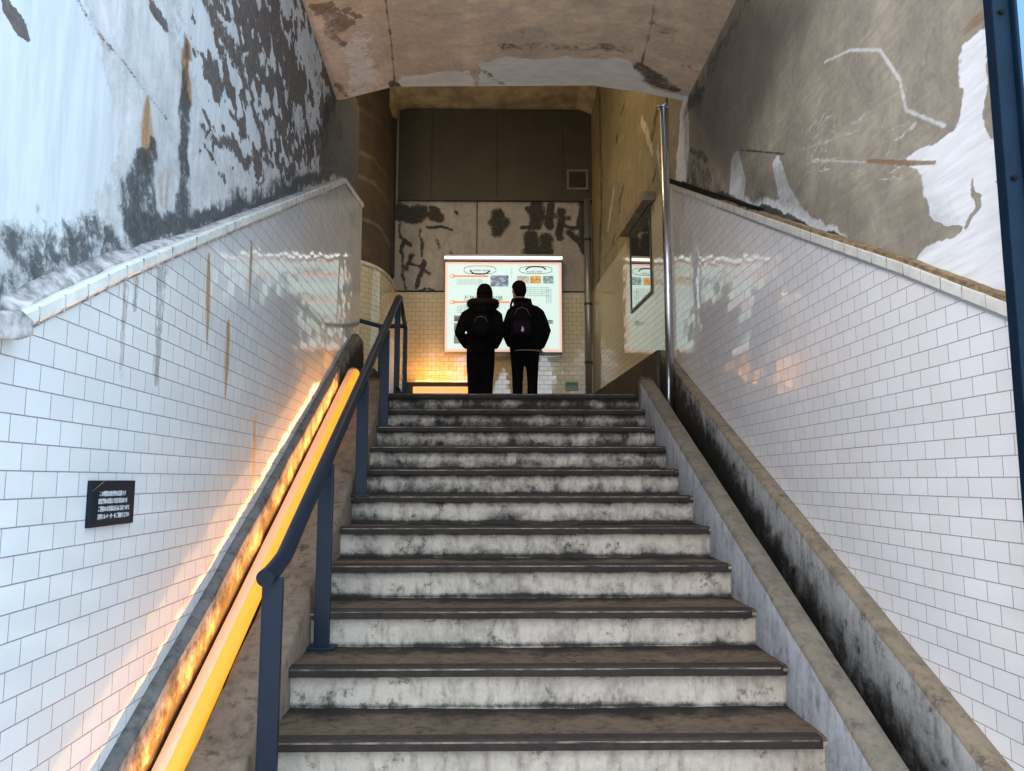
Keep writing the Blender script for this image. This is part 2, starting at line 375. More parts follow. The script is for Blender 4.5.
# ------------------------------------------------------------------ kerbs, gutters and sloping cheeks
def slope_prism(y0, y1, x0f, x1f, top, depth, m_side, name, parent, m_top=None, nseg=40, jit=.006, flat_after=None, zcap=None):
    """Sloping bar between x0(Y) and x1(Y) whose top is top(Y); uneven like cast concrete."""
    rows = []
    for y in lin(y0, y1, nseg):
        zt = top(y); j = lambda s: (fbm(np.array([y*1.0]), np.array([s*3.1]), 6, s)[0]-.5)*jit*2
        a, b = x0f(y), x1f(y)
        rows.append([(a, y, zt-depth), (a+j(1), y, zt-min(depth*.5, .24)), (a+j(2), y, zt-.02), (a+.012+j(3)*.5, y, zt+j(4)), ((a+b)/2, y, zt+j(5)*.6), (b-.012+j(6)*.5, y, zt+j(7)), (b+j(8), y, zt-.02), (b+j(9), y, zt-depth*.5), (b, y, zt-depth)])
    mb = MB().loft(rows, True); o = mb.build(name, m_side, parent)
    if m_top:
        o.data.materials.append(m_top)
        for p in o.data.polygons:
            if p.index < nseg*9 and p.index % 9 in (2, 3, 4, 5): p.material_index = 1
    return o
YS = Y0+N_LOW*T+.05
kr = slope_prism(YS, 5.83, lambda y: SXR, lambda y: 1.165, lambda y: nl(y)+.158, .62, M['kerb_side'], 'stair_kerb', None, M['kerb_top'])
origin_to(kr, (1.11, YS, 0)); tag(kr, 'sloping grey concrete kerb along the right edge of the steps, beside the dark gutter', 'kerb')
cr = slope_prism(YS, 6.75, lambda y: 1.385, lambda y: XR+.03, lambda y: min(nl(y)+.143, ZL+.47), .65, M['cheek'], 'gutter_cheek', None, M['cheek_top'])
gvc = [1, .62, .06, 0, 0, 0, 0, 0, 0]
GRC = 1
set_grime_shade(cr, lambda i, c: (1., .55+.35*max(0, min(1, (c.y-3)/2.5)), .12+.5*max(0, min(1, (c.y-4)/2)), .1, .1, .1, 0, 0, 0)[i % 9])
origin_to(cr, (1.42, YS, 0)); tag(cr, 'stained concrete cheek under the right tiled wall, streaked black above the gutter', 'plinth')
gr = slope_prism(YS, 6.7, lambda y: 1.15, lambda y: 1.40, lambda y: min(nl(y)-.26, ZL-.05), .3, M['gutter'], 'gutter_channel', None, None)
origin_to(gr, (1.27, YS, 0)); tag(gr, 'dark wet-looking gutter channel between the right kerb and the cheek', 'gutter')
# left
ltb = lambda y: z_ltb(y)
pA = atL(100, 771); pB = atL(345, 347); z_ltb = pl([(pA.y, pA.z), (pB.y, pB.z)])
LEND = atL(361, 260).y
top_l = lambda y: min(z_ltb(y), ZL+.62)
cl = slope_prism(YS, LEND, lambda y: XLw(y, -.02), lambda y: XLw(y, .042), top_l, .5, M['cheek_left'], 'gutter_cheek', None, M['cheek_left_top'], 60, .012)
set_grime_shade(cl, lambda i, c: .45 if i % 9 in (6,) else (.9 if i % 9 in (7, 8) else (.1 if i % 9 < 4 else 0)))
origin_to(cl, (-1.1, YS, 0)); tag(cl, 'rough chiselled concrete cheek under the left tiled wall, lit orange by the light tube', 'plinth')
tube_p0 = Vector((-.905, 1.2, 0)); 
LX = lambda y: -.89-DR*y                         # centre of the light tube
def at_line_L(px, py, off):
    d = ray(px, py); k = off/(d.x+DR*d.y); d = d*k; return Vector((d.x, d.y, d.z+H))
q0 = at_line_L(168, 771, -.89); q1 = at_line_L(353, 374, -.89)
ztube = pl([(q0.y, q0.z), (q1.y, q1.z)])
kl = slope_prism(YS, 5.9, lambda y: LX(y)+.056, lambda y: stair_left(y)-.002, lambda y: max(ztube(y)-.055, nl(y)+.07), .55, M['kerb_left'], 'stair_kerb', None, None, 50, .010)
origin_to(kl, (-.85, YS, 0)); tag(kl, 'brown stained concrete kerb on the left of the steps, beside the glowing tube', 'kerb')
gl = slope_prism(YS, LEND-.1, lambda y: XLw(y, .03), lambda y: LX(y)+.07, lambda y: min(ztube(y)-.22, ZL+.3), .4, M['gutter'], 'gutter_channel', None, None)
origin_to(gl, (-.98, YS, 0)); tag(gl, 'narrow dark channel under the glowing tube on the left', 'gutter')

# glowing tube
lt = empty('light_tube', (LX(1.6), 1.6, ztube(1.6)-.045)); tag(lt, 'long glowing amber light tube running up the gutter under the black handrail', 'lamp')
m_tube = emit('amber_diffuser', (1.0, .37, .12), .50, (.6, .38, .25)); m_led = emit('amber_led', (1.0, .43, .02), 1.0, (.25, .16, .04))
ys = lin(1.6, q1.y, 12)
MB().tube([(LX(y), y, ztube(y)) for y in ys], .044, 24).build('diffuser', m_tube, lt)
MB().tube([(LX(y)+.0150, y, ztube(y)+.0075) for y in lin(1.6, q1.y-.01, 12)], .0360, 20).build('led_strip', m_led, lt)
for y in (1.6, q1.y): MB().tube([(LX(y-.015), y-.015, ztube(y-.015)), (LX(y+.015), y+.015, ztube(y+.015))], .0465, 22).build('end_cap', M['pipe'], lt)
for y in (2.0, 2.9, 3.8, 4.7):
    if y < q1.y: MB().box(LX(y)-.02, LX(y)+.02, y-.02, y+.02, ztube(y)-.16, ztube(y)-.037).build('bracket', M['pipe'], lt)
L = bpy.data.lights.new('tube_glow', 'AREA'); L.shape = 'RECTANGLE'; L.size = .10; L.energy = 42; L.color = (1, .43, .10)
ya, yb_ = 1.5, q1.y-.1; pa_ = Vector((LX(ya)-.046, ya, ztube(ya)-.03)); pb_ = Vector((LX(yb_)-.046, yb_, ztube(yb_)-.03)); L.size_y = (pb_-pa_).length
o = bpy.data.objects.new('tube_glow', L); C.objects.link(o); o.location = (pa_+pb_)/2
yv = (pb_-pa_).normalized(); zv = -Vector((-.7, 0, .8)); zv = (zv-yv*zv.dot(yv)).normalized(); xv = yv.cross(zv)
o.rotation_euler = Matrix((xv, yv, zv)).transposed().to_euler()

# ------------------------------------------------------------------ left wall
capL = [atL(x, y) for x, y in [(-60, 344), (20, 311), (120, 265), (220, 225), (345, 178), (361, 201)]]
capLf = pl([(p.y, p.z) for p in capL])
YN = 1.15                                        # near end of the walls
def PL(off): return lambda u, z: (XLw(u, off), u, z)
us = lin(YN, LEND, 520)
mb, U, V = wall_grid(us, lambda u: capLf(u)-.25, lambda u: H+3.35, 330, PL(-.045))
wl = struct(mb.build('wall_left', M['left_wall'], fix=False))
w = Wear(U, V, lambda x, y: (lambda p: (p.y, p.z))(atL(x, y, -.045)), 2.3)
W_ = w
w.poly('d', [(-80, -60), (60, -60), (100, 30), (112, 100), (126, 130), (128, 200), (60, 222), (-10, 250), (-80, 260)], .85, .10)
w.seg('d', [(40, 150), (60, 230)], .12, .9); w.seg('d', [(190, -10), (205, 60), (215, 80)], [.09, .10, .02], .75)
w.poly('d', [(150, -20), (320, -20), (345, 100), (335, 160), (225, 190), (200, 150), (175, 60)], .60, .15)
# peeling paint over dark concrete
pe = fbm(U*.55+V*.35, V*.9-U*.35, 5.0, 5, 6); pe2 = fbm(U*.9+V*.8, V*1.0-U*.6, 14, 12, 5)
reg = Wear(U, V, lambda x, y: (lambda p: (p.y, p.z))(atL(x, y, -.045)), 2.3); reg.poly('a', [(190, -40), (318, -40), (338, 60), (345, 140), (300, 180), (225, 190), (196, 150), (182, 60)], 1., .14)
w.ch['a'] = np.clip(reg.ch['a']*(sstep(pe*.55+pe2*.45, .38, .66)*.98), 0, 1)
for pts, r in [([(205, 5), (235, 50), (255, 100)], [.05, .10, .03]), ([(270, 0), (290, 60), (292, 110)], [.06, .09, .03]), ([(255, 110), (268, 160)], [.04, .05]), ([(300, 100), (310, 150)], [.08, .05]),
               ([(215, 140), (242, 155)], [.05, .06]), ([(205, 112), (210, 125)], [.03, .02]), ([(204, 152), (212, 165)], [.03, .02]), ([(150, 0), (165, 25)], [.03, .05]), ([(232, 108), (235, 112)], .03)]:
    w.seg('a', pts, r, .62, .9)
w.seg('a', [(3, 6), (6, 20)], .026, .85)
# mould band over the tile cap, black drips, darker far end
w.poly('b', [(-80, 250), (40, 228), (110, 215), (128, 235), (120, 262), (60, 292), (10, 312), (-80, 350)], .60, .12)
w.poly('b', [(105, 265), (150, 210), (200, 210), (260, 190), (330, 165), (346, 172), (220, 226), (120, 268)], .95, .05)
w.poly('b', [(326, 90), (343, 90), (366, 60), (366, 215), (345, 182), (318, 172)], .95, .08)
w.seg('b', [(148, 135), (144, 190), (140, 262)], [.020, .045, .060], .70); w.seg('b', [(143, 215), (140, 265)], [.04, .07], .72); w.seg('b', [(186, 80), (184, 160), (178, 258)], [.016, .034, .05], .68); w.seg('b', [(182, 200), (178, 258)], [.03, .05], .70)
w.seg('b', [(187, 35), (189, 80)], [.012, .02], .55); w.seg('b', [(45, 265), (100, 245)], .09, .62)
w.seg('b', [(210, 235), (260, 205), (300, 190)], .11, .62); w.seg('b', [(310, 60), (335, 120)], .07, .4); w.seg('b', [(290, 110), (320, 165)], .14, .46)
w.seg('b', [(150, 0), (165, 30)], .02, .4); w.seg('b', [(75, -5), (95, 30), (122, 60), (166, 118)], .009, .60, 1, False)
# rust
w.seg('c', [(148, 96), (147, 130), (146, 170)], [.008, .034, .020], .80, 1.0, False); w.seg('c', [(189, 45), (187, 100)], [.02, .022], .8); w.seg('c', [(162, 165), (160, 200)], [.02, .03], .5)
w.seg('c', [(98, 30), (104, 42)], .02, .6); w.seg('c', [(186, 110), (188, 150)], .015, .5); w.seg('c', [(215, 70), (222, 190)], .05, .28)
w.seg('e', [(20, 120), (25, 240)], .06, .4); w.seg('e', [(80, 235), (90, 262)], .07, .5)
w.store(wl)
# crack line running down the plaster
p_ = [atL(x, y, -.044) for x, y in [(76, -4), (96, 30), (122, 62), (150, 95), (166, 118)]]
# back face so the wall is a solid
bk = MB().hexa([(XLw(YN, -.05), YN, 0), (XLw(LEND, -.05), LEND, 0), (XLw(LEND, -.05), LEND, H+3.5), (XLw(YN, -.05), YN, H+3.5)], [(XLw(YN, -.3), YN, 0), (XLw(LEND, -.3), LEND, 0), (XLw(LEND, -.3), LEND, H+3.5), (XLw(YN, -.3), YN, H+3.5)])
bk.build('core', M['brown_wall'], wl)
# tile lining
mb, U, V = wall_grid(us, lambda u: top_l(u)-.08, lambda u: capLf(u)-.035, 150, PL(0))
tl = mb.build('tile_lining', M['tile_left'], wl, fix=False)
w = Wear(U, V, lambda x, y: (lambda p: (p.y, p.z))(atL(x, y, 0)), 2.6)
for x0, y0, x1, y1, a in [(209, 254, 207, 350, .85), (252, 240, 249, 310, .8), (229, 320, 225, 400, .9), (341, 234, 336, 340, .8), (255, 416, 253, 500, .95), (300, 200, 297, 260, .4), (228, 322, 228, 345, .9), (350, 200, 351, 330, .5)]:
    w.seg('c', [(x0, y0), ((x0+x1)/2, (y0+y1)/2), (x1, y1)], [.006, .018, .004], a*.9, 1.0, False); w.seg('c', [(x0, y0), ((x0*2+x1)/3, (y0*2+y1)/3)], [.006, .012], a, .5, False)
w.seg('c', [(126, 285), (122, 380)], .012, .45, .9, False)
for x0, y0, x1, y1, a in [(126, 285, 121, 370, .45), (160, 270, 156, 385, .6), (165, 268, 160, 330, .5), (137, 278, 134, 310, .5), (205, 260, 203, 300, .35)]: w.seg('b', [(x0, y0), (x1, y1)], [.02, .012], a, .9, False)
w.poly('b', [(110, 268), (230, 222), (250, 235), (180, 275), (120, 300)], .3, .05)
w.store(tl)
# cap course and crumbling ledge
nseg = 40; rows = []
yc = [p.y for p in capL]
for u in sorted(lin(capL[1].y, LEND-.004, 60)+yc[2:5]):
    z = capLf(u); rows.append([(XLw(u, -.04), u, z-.044), (XLw(u, .012), u, z-.044), (XLw(u, .017), u, z-.036), (XLw(u, .015), u, z-.008), (XLw(u, .004), u, z), (XLw(u, -.04), u, z+.002)])
MB().loft(rows, False).build('tile_cap', M['cap'], wl)
rows = []
for u in lin(capL[1].y, LEND-.9, 90):
    z = capLf(u); j = lambda s: (fbm(np.array([u]), np.array([s*1.7]), 16, s)[0]-.5)*.035
    k_ = max(.12, 1-max(0, u-2.0)/1.0); rows.append([(XLw(u, -.05), u, z-.005), (XLw(u, -.006)+j(2)*.7*k_, u, z-.004), (XLw(u, -.012)+j(3)*k_, u, z+.012*k_+j(4)*.7*k_), (XLw(u, -.032), u, z+.030*k_+j(5)*k_), (XLw(u, -.05), u, z+.045*k_+j(6)*k_)])
MB().loft(rows, True).build('mortar_ledge', M['mortar'], wl)
u0 = capL[1].y; a = [(-60, 338), (-60, 313), (0, 310), (12, 320), (12, 336), (-2, 340)]
MB().prism([atL(x, y, 0.0) for x, y in a], (.05, 0, 0)).build('broken_ledge_end', M['mortar'], wl, .006)
ln = MB()
rows = []
for u in lin(capL[1].y, LEND-.6, 60):
    z = capLf(u)-.044; rows.append([(XLw(u, 0), u, z-.010), (XLw(u, .006), u, z-.010), (XLw(u, .006), u, z+.002), (XLw(u, 0), u, z+.002)])
MB().loft(rows, False).build('cap_joint', M['mortar'], wl)

# ------------------------------------------------------------------ right wall
capR = [atX(x, y, XR) for x, y in [(1008, 298), (900, 258), (800, 226), (676, 184)]]
capRf = pl([(p.y, p.z) for p in capR])
REND = 6.55; PRr = lambda off: (lambda u, z: (XR+off, u, z))
YNR = 2.02
us = lin(REND, YNR, 460)
mb, U, V = wall_grid(us, lambda u: capRf(u)-.25, lambda u: H+3.35, 330, PRr(.03))
wr = struct(mb.build('wall_right', M['right_wall'], fix=False))
w = Wear(U, V, lambda x, y: (lambda p: (p.y, p.z))(atX(x, y, XR+.03)), 1.9)
w.poly('d', [(905, 150), (932, 142), (958, 125), (962, 50), (978, 36), (988, 55), (994, 130), (1040, 130), (1040, 340), (1000, 318), (960, 300), (912, 275), (914, 258), (930, 250), (936, 246), (930, 200), (920, 178)], 1., .035)
w.poly('d', [(934, 230), (962, 232), (978, 205), (975, 180), (968, 215), (950, 245), (938, 248)], 1., .02, True, 'cut')
w.seg('d', [(735, 160), (737, 190), (734, 205)], [.05, .10, .12], .85, .3, False); w.seg('d', [(776, 162), (783, 190), (792, 212)], [.045, .06, .08], .70, .8, False)
w.poly('d', [(730, 196), (760, 196), (800, 205), (830, 222), (850, 236), (905, 262), (860, 246), (800, 222), (730, 200)], .9, .05)
w.seg('d', [(684, 105), (683, 150), (681, 182)], [.07, .12, .11], .9, .5); w.seg('d', [(700, 120), (706, 140)], .1, .42, 1)
for pts, r, v in [([(825, 62), (850, 50), (880, 50), (900, 80), (906, 110), (945, 126)], .010, .75), ([(818, 160), (856, 162), (935, 164)], .008, .62), ([(828, 162), (812, 190)], .006, .5), ([(800, 150), (832, 140), (850, 130)], .02, .45),
                  ([(820, 95), (810, 160)], .006, .4), ([(745, 100), (715, 125)], .006, .45), ([(760, 70), (735, 110)], .006, .4), ([(905, 70), (990, 40)], .03, .3), ([(700, 175), (690, 160)], .006, .6), ([(855, 60), (905, 20)], .02, .3)]:
    w.seg('e', pts, r*.95, v, 1, False)
for _ in range(46):
    x = random.uniform(800, 900); y = random.uniform(120, 180); a = random.uniform(-1.1, -.2); l = random.uniform(6, 26)
    w.seg('e', [(x, y), (x+l*math.cos(a), y+l*math.sin(a))], .005, random.uniform(.35, .75), 1)
for _ in range(60):
    x = random.uniform(700, 980); y = random.uniform(-20, 150); a = -.85+random.uniform(-.15, .15); l = random.uniform(10, 60)
    w.seg('e', [(x, y), (x+l*math.cos(a), y+l*math.sin(a))], .007, random.uniform(.15, .42), 1)
    x = random.uniform(700, 960); y = random.uniform(-20, 140); w.seg('b', [(x, y), (x+l*math.cos(a), y+l*math.sin(a))], .012, random.uniform(.1, .3), 1)
w.seg('b', [(690, 100), (720, 50), (752, -10)], [.10, .08, .09], .50, .9)
w.poly('f', [(680, 110), (745, -20), (830, -20), (790, 60), (760, 130), (740, 190), (690, 180)], .75, .25); w.poly('f', [(735, 150), (800, 160), (830, 215), (800, 225), (735, 200)], .6, .12); w.seg('f', [(815, 200), (850, 225)], .12, .45); w.seg('f', [(905, 205), (925, 235)], .10, .4); w.seg('b', [(688, 108), (700, 95)], .08, .6)  # soft darker patches, the largest over the far upper end
w.poly('b', [(742, 190), (748, 185), (775, 190), (785, 205), (772, 212), (748, 203)], .58, .14); w.seg('b', [(690, 150), (706, 160)], .03, .6); w.seg('b', [(690, 172), (715, 192)], .10, .52)
w.seg('b', [(680, 185), (720, 198), (790, 222), (840, 237)], [.035, .035, .03, .012], .9, .5)
w.seg('b', [(742, 150), (785, 154)], .007, .7, .6, False); w.seg('c', [(868, 161), (905, 163), (934, 163)], .010, .85, .6, False); w.seg('c', [(976, 20), (973, 25)], .03, .6); w.seg('b', [(1001, 183), (1002, 190)], .014, .7)
w.seg('c', [(880, 50), (940, 0)], .08, .25)
w.store(wr)
MB().box(XR+.04, XR+.3, YNR, REND, 0, H+3.5).build('core', M['right_wall'], wr)
mb, U, V = wall_grid(us, lambda u: nl(u)+.06, lambda u: capRf(u)-.035, 150, PRr(0))
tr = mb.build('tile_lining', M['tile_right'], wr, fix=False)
w = Wear(U, V, lambda x, y: (lambda p: (p.y, p.z))(atX(x, y, XR)), 2.6)
w.seg('c', [(690, 195), (691, 360)], .02, .42, 1, False); w.seg('c', [(683, 190), (684, 330)], .014, .4, 1, False); w.seg('b', [(760, 392), (775, 394)], .03, .3)
w.store(tr)
def capseg(f, o0, o1, x0, x1, y0, y1, n, jit=0):
    rows = []
    for u in lin(y0, y1, n):
        z = f(u); j = lambda s: (fbm(np.array([u]), np.array([s*1.7]), 14, s)[0]-.5)*jit
        rows.append([(x0, u, z+o0), (x1+j(1), u, z+o0), (x1+j(2), u, z+o1+j(3)), (x0, u, z+o1+j(4))])
    return MB().loft(rows, False)
capseg(capRf, -.056, -.012, XR+.03, XR-.012, YNR, REND, 60).build('tile_cap', M['cap'], wr, .004)
capseg(capRf, -.068, -.055, XR+.02, XR-.006, YNR, 5.0, 60).build('cap_joint', M['grey_line'], wr)
capseg(capRf, -.012, .004, XR+.04, XR-.005, YNR, 5.0, 120, .012).build('mortar_ledge', M['mortar_brown'], wr)
capseg(capRf, -.012, .022, XR+.04, XR-.004, 4.2, REND, 60, .006).build('black_edge', M['black'], wr)
# joints between the cap tiles
jb = MB()
for u in lin(YNR, 6.3, 38): jb.box(XR-.0135, XR-.011, u-.0015, u+.0015, capRf(u)-.056, capRf(u)-.011)
jb.build('cap_grout', M['mortar'], wr)
jb = MB()
for u in lin(capL[1].y+.05, 6.0, 38): jb.hexa([(XLw(u, .0135), u-.002, capLf(u)-.05), (XLw(u, .018), u-.002, capLf(u)-.05), (XLw(u, .018), u-.002, capLf(u)-.004), (XLw(u, .0135), u-.002, capLf(u)-.004)],
                                              [(XLw(u, .0135), u+.002, capLf(u)-.05), (XLw(u, .018), u+.002, capLf(u)-.05), (XLw(u, .018), u+.002, capLf(u)-.004), (XLw(u, .0135), u+.002, capLf(u)-.004)])
jb.build('cap_grout', M['mortar'], wl)

# ------------------------------------------------------------------ ceiling slab over the stairs (haunched) with its upstand
YE = 5.86; YC0 = 2.9
prof = [(-1.36, atY(340, 101, YE).z), (-1.215, atY(345, 99, YE).z), (-.83, atY(395, 86.5, YE).z), (.745, atY(592, 85.5, YE).z), (1.15, atY(650, 93, YE).z), (1.49, atY(684, 101, YE).z), (1.62, atY(690, 103, YE).z)]
pz = pl(prof)
xs = lin(-1.36, 1.62, 230); ysl = lin(YE, YC0, 220); rows = []; U = []; V = []
for x in xs:
    r = []
    for y in ysl: r.append((x, y, pz(x))); U.append(x); V.append(y)
    rows.append(r)
ce = struct(MB().grid(rows, False).build('ceiling', M['ceiling'], fix=False))
U = np.array(U); V = np.array(V)
def c2(x, y):
    z = H+3.05
    for _ in range(4): p = atZ(x, y, z); z = pz(max(-1.36, min(1.62, p.x)))
    return (p.x, p.y)
w = Wear(U, V, c2)
w.poly('d', [(478, 92), (482, 64), (500, 57), (560, 58), (625, 60), (640, 70), (655, 88), (686, 96), (690, 112), (478, 112)], .95, .03)
w.poly('d', [(395, 92), (400, 74), (470, 70), (482, 92)], .72, .05); w.poly('d', [(338, 110), (330, 40), (350, 20), (385, 20), (392, 90)], .55, .2)
w.seg('e', [(320, 20), (345, 80)], .12, .5)
for pts, r, v in [([(322, 8), (338, 25)], .11, .75), ([(345, 12), (358, 16)], .05, .7), ([(330, 32), (345, 42)], .05, .7), ([(350, 20), (352, 26)], .03, .6), ([(338, 85), (345, 95)], .05, .55), ([(365, 45), (375, 55)], .03, .4)]: w.seg('a', pts, r, v, .9)
w.seg('b', [(640, 66), (655, 78), (674, 88)], [.05, .12, .05], .72); w.seg('b', [(500, 46), (570, 48), (630, 50)], [.05, .07, .07], .46)
w.poly('b', [(510, -10), (530, -10), (545, 40), (560, 55), (500, 58), (500, 30)], .36, .18); w.seg('b', [(392, 84), (398, 90)], .05, .9); w.seg('b', [(484, 70), (500, 84)], .04, .5); w.seg('b', [(470, 64), (510, 62)], .04, .3)
w.seg('b', [(395, 86), (391, 40), (385, -5)], .012, .65, .6, False); w.seg('b', [(640, 70), (650, 30), (656, -5)], .012, .55, .6, False)
w.seg('b', [(660, 20), (690, 70)], .16, .36, 1)
w.store(ce)
# solid of the slab above, with the fascia
sl = MB()
for (xa, za), (xb, zb) in zip(prof, prof[1:]):
    sl.hexa([(xa, YE, za+.004), (xb, YE, zb+.004), (xb, YE, H+5.4), (xa, YE, H+5.4)], [(xa, YC0, za+.004), (xb, YC0, zb+.004), (xb, YC0, H+5.4), (xa, YC0, H+5.4)])
sl.build('slab_core', plain('slab_fascia', (.42, .36, .30), .9, 0, 6, .4), ce)

# ------------------------------------------------------------------ upper landing room
def back_paint(w):
    z5 = lambda x, y: (390+x/3.855, 60+y/3.855)
    for pts, r, v in [([z5(50, 590), z5(110, 600)], .16, .95), ([z5(165, 585), z5(195, 610)], .10, .9), ([z5(150, 640), z5(235, 655)], .03, .9), ([z5(255, 585), z5(258, 592)], .03, .9), ([z5(415, 600), z5(415, 655)], .12, .85), ([z5(400, 630), z5(440, 630)], .12, .8),
                      ([z5(565, 560), z5(570, 620)], .14, .95), ([z5(620, 565), z5(615, 640)], .07, .9), ([z5(545, 690), z5(560, 760)], .16, .9), ([z5(600, 690), z5(600, 770)], .12, .85), ([z5(510, 640), z5(560, 645)], .04, .9), ([z5(665, 580), z5(655, 680)], .08, .8), ([z5(660, 640), z5(750, 645)], .05, .8),
                      ([z5(740, 560), z5(745, 740)], .07, .9), ([z5(700, 670), z5(750, 720)], .08, .8), ([z5(525, 575), z5(530, 580)], .04, .8), ([z5(540, 585), z5(542, 588)], .03, .8), ([z5(180, 690), z5(195, 730)], .04, .6), ([z5(120, 660), z5(120, 760)], .03, .7), ([z5(40, 690), z5(75, 710)], .05, .8),
                      ([z5(230, 740), z5(235, 745)], .03, .7)]: w.seg('b', pts, r, v, .7)
    for pts, r in [([(418, 285), (424, 262)], .05), ([(405, 270), (412, 255)], .05), ([(408, 262), (430, 275)], .03), ([(420, 290), (440, 292)], .03), ([(400, 225), (404, 290)], .03), ([(540, 215), (570, 218)], .05)]: w.seg('b', pts, r, .75, .7)
ZT = atY(500, 292, YB).z                          # top of the tiles at the back
zp1 = atY(500, 200, YB).z; zp2 = atY(500, 110, YB).z
xbl, xbr = -1.40, 1.30
us = lin(xbl-1.3, xbr+.3, 200)
mb, U, V = wall_grid(us, lambda u: ZT-.05, lambda u: zp2+.3, 150, lambda u, z: (u, YB+.03, z))
wb = struct(mb.build('wall_back', M['back_wall'], fix=False))
w = Wear(U, V, lambda x, y: (lambda p: (p.x, p.z))(atY(x, y, YB+.03))); back_paint(w); w.store(wb)
MB().box(xbl-1.3, xbr+.3, YB+.04, YB+.25, ZL-.2, zp2+.3).build('core', M['back_wall'], wb)
mb, U, V = wall_grid(lin(xbl-.1, xbr+.1, 20), lambda u: ZL, lambda u: ZT, 20, lambda u, z: (u, YB, z))
tb = mb.build('tile_lining', M['tile_back'], wb, fix=False); w = Wear(U, V, lambda x, y: (0, 0)); w.store(tb)
MB().box(xbl-.05, xbr+.1, YB-.012, YB+.03, ZT-.004, ZT+.012).build('tile_cap', M['black'], wb)
MB().box(xbl, xbr, YB-.055, YB, ZL, ZL+.40).build('skirting', M['skirt'], wb, .01)
sb = MB()
for px in (477,): q = atY(px, 220, YB+.02); sb.box(q.x-.006, q.x+.006, YB+.02, YB+.033, ZT, zp1)
sb.build('board_joint', M['black'], wb)
# dark cladding panel in four boards, with a vent
cp = empty('cladding_panel', (0, YB-.02, zp1)); tag(cp, 'dark grey-brown cladding boards high on the back wall above the information board', 'cladding')
ex = [atY(x, 150, YB-.02).x for x in (399, 432, 497, 563, 596)]
for a, b in zip(ex, ex[1:]): MB().box(a+.003, b-.003, YB-.03, YB+.02, zp1+.03, zp2-.02).build('board', M['panel'], cp, .004)
MB().box(ex[0], ex[-1], YB-.022, YB+.01, zp1+.01, zp2).build('backing', M['panel_line'], cp)
MB().box(ex[0], ex[-1], YB-.045, YB+.02, zp1-.02, zp1+.035).build('bottom_rail', M['panel'], cp, .004)
vg = empty('vent_grille', (0, 0, 0)); tag(vg, 'small square louvred vent grille set in the dark cladding', 'vent')
a = atY(567, 190, YB-.03); b = atY(588, 170, YB-.03); vg.location = ((a.x+b.x)/2, YB-.03, a.z)
f = MB(); t_ = .03
f.box(a.x, b.x, YB-.05, YB-.029, b.z-t_, b.z).box(a.x, b.x, YB-.05, YB-.029, a.z, a.z+t_).box(a.x, a.x+t_, YB-.05, YB-.029, a.z+t_, b.z-t_).box(b.x-t_, b.x, YB-.05, YB-.029, a.z+t_, b.z-t_)
f.build('frame', plain('vent_frame', (.17, .15, .11), .5), vg)
s_ = MB()
for i in range(7):
    z = a.z+t_+.012+i*(b.z-a.z-2*t_-.02)/6; s_.hexa([(a.x+t_, YB-.047, z), (b.x-t_, YB-.047, z), (b.x-t_, YB-.032, z+.02), (a.x+t_, YB-.032, z+.02)], [(a.x+t_, YB-.047, z+.003), (b.x-t_, YB-.047, z+.003), (b.x-t_, YB-.032, z+.023), (a.x+t_, YB-.032, z+.023)])
s_.build('louvre', plain('vent_louvre', (.05, .042, .03), .6), vg)

# right wall of the landing, leaning in a little towards the back
XA, XB_ = 1.455, atY(592, 330, YB).x
def xr2(y): return XA+(XB_-XA)*(y-6.5)/(YB-6.5)
us = lin(YB+.1, 6.5, 180)
mb, U, V = wall_grid(us, lambda u: ZT-.03, lambda u: zp2+.3, 120, lambda u, z: (xr2(u)+.02, u, z))
wr2 = struct(mb.build('wall_right_landing', M['ochre_wall'], fix=False))
def toR2(x, y):
    d = ray(x, y); k = (XA-(XB_-XA)/(YB-6.5)*6.5)/(d.x-(XB_-XA)/(YB-6.5)*d.y); p = d*k; return (p.y, p.z+H)
w = Wear(U, V, toR2)
for i in range(30):
    x = random.uniform(598, 655); y = random.uniform(95, 240); l = random.uniform(5, 22); w.seg('b', [(x, y), (x-l*.25, y+l)], random.uniform(.02, .07), random.uniform(.35, .75), .8)
for p in ([(640, 120), (650, 150)], [(655, 150), (660, 175)], [(612, 190), (606, 230)]): w.seg('d', p, .08, .55)
w.seg('b', [(598, 95), (600, 200), (597, 290)], .12, .6); w.seg('b', [(602, 260), (640, 200), (662, 160)], .02, .6, .6, False)
w.store(wr2)
MB().hexa([(xr2(6.5)+.03, 6.5, ZL-.2), (xr2(YB)+.03, YB, ZL-.2), (xr2(YB)+.03, YB, zp2+.3), (xr2(6.5)+.03, 6.5, zp2+.3)], [(xr2(6.5)+.3, 6.5, ZL-.2), (xr2(YB)+.3, YB, ZL-.2), (xr2(YB)+.3, YB, zp2+.3), (xr2(6.5)+.3, 6.5, zp2+.3)]).build('core', M['ochre_wall'], wr2)
mb, U, V = wall_grid(lin(YB+.02, 6.5, 30), lambda u: ZL, lambda u: ZT, 20, lambda u, z: (xr2(u), u, z))
t2 = mb.build('tile_lining', M['tile_side'], wr2, fix=False); w = Wear(U, V, toR2); w.store(t2)
sk = MB(); sk.hexa([(xr2(6.6)-.09, 6.6, ZL), (xr2(YB)-.06, YB, ZL), (xr2(YB)+.02, YB, ZL), (xr2(6.6)+.02, 6.6, ZL)], [(xr2(6.6)-.09, 6.6, ZL+.46), (xr2(YB)-.06, YB, ZL+.46), (xr2(YB)+.02, YB, ZL+.46), (xr2(6.6)+.02, 6.6, ZL+.46)])
sk.build('skirting', M['skirt'], wr2, .01)
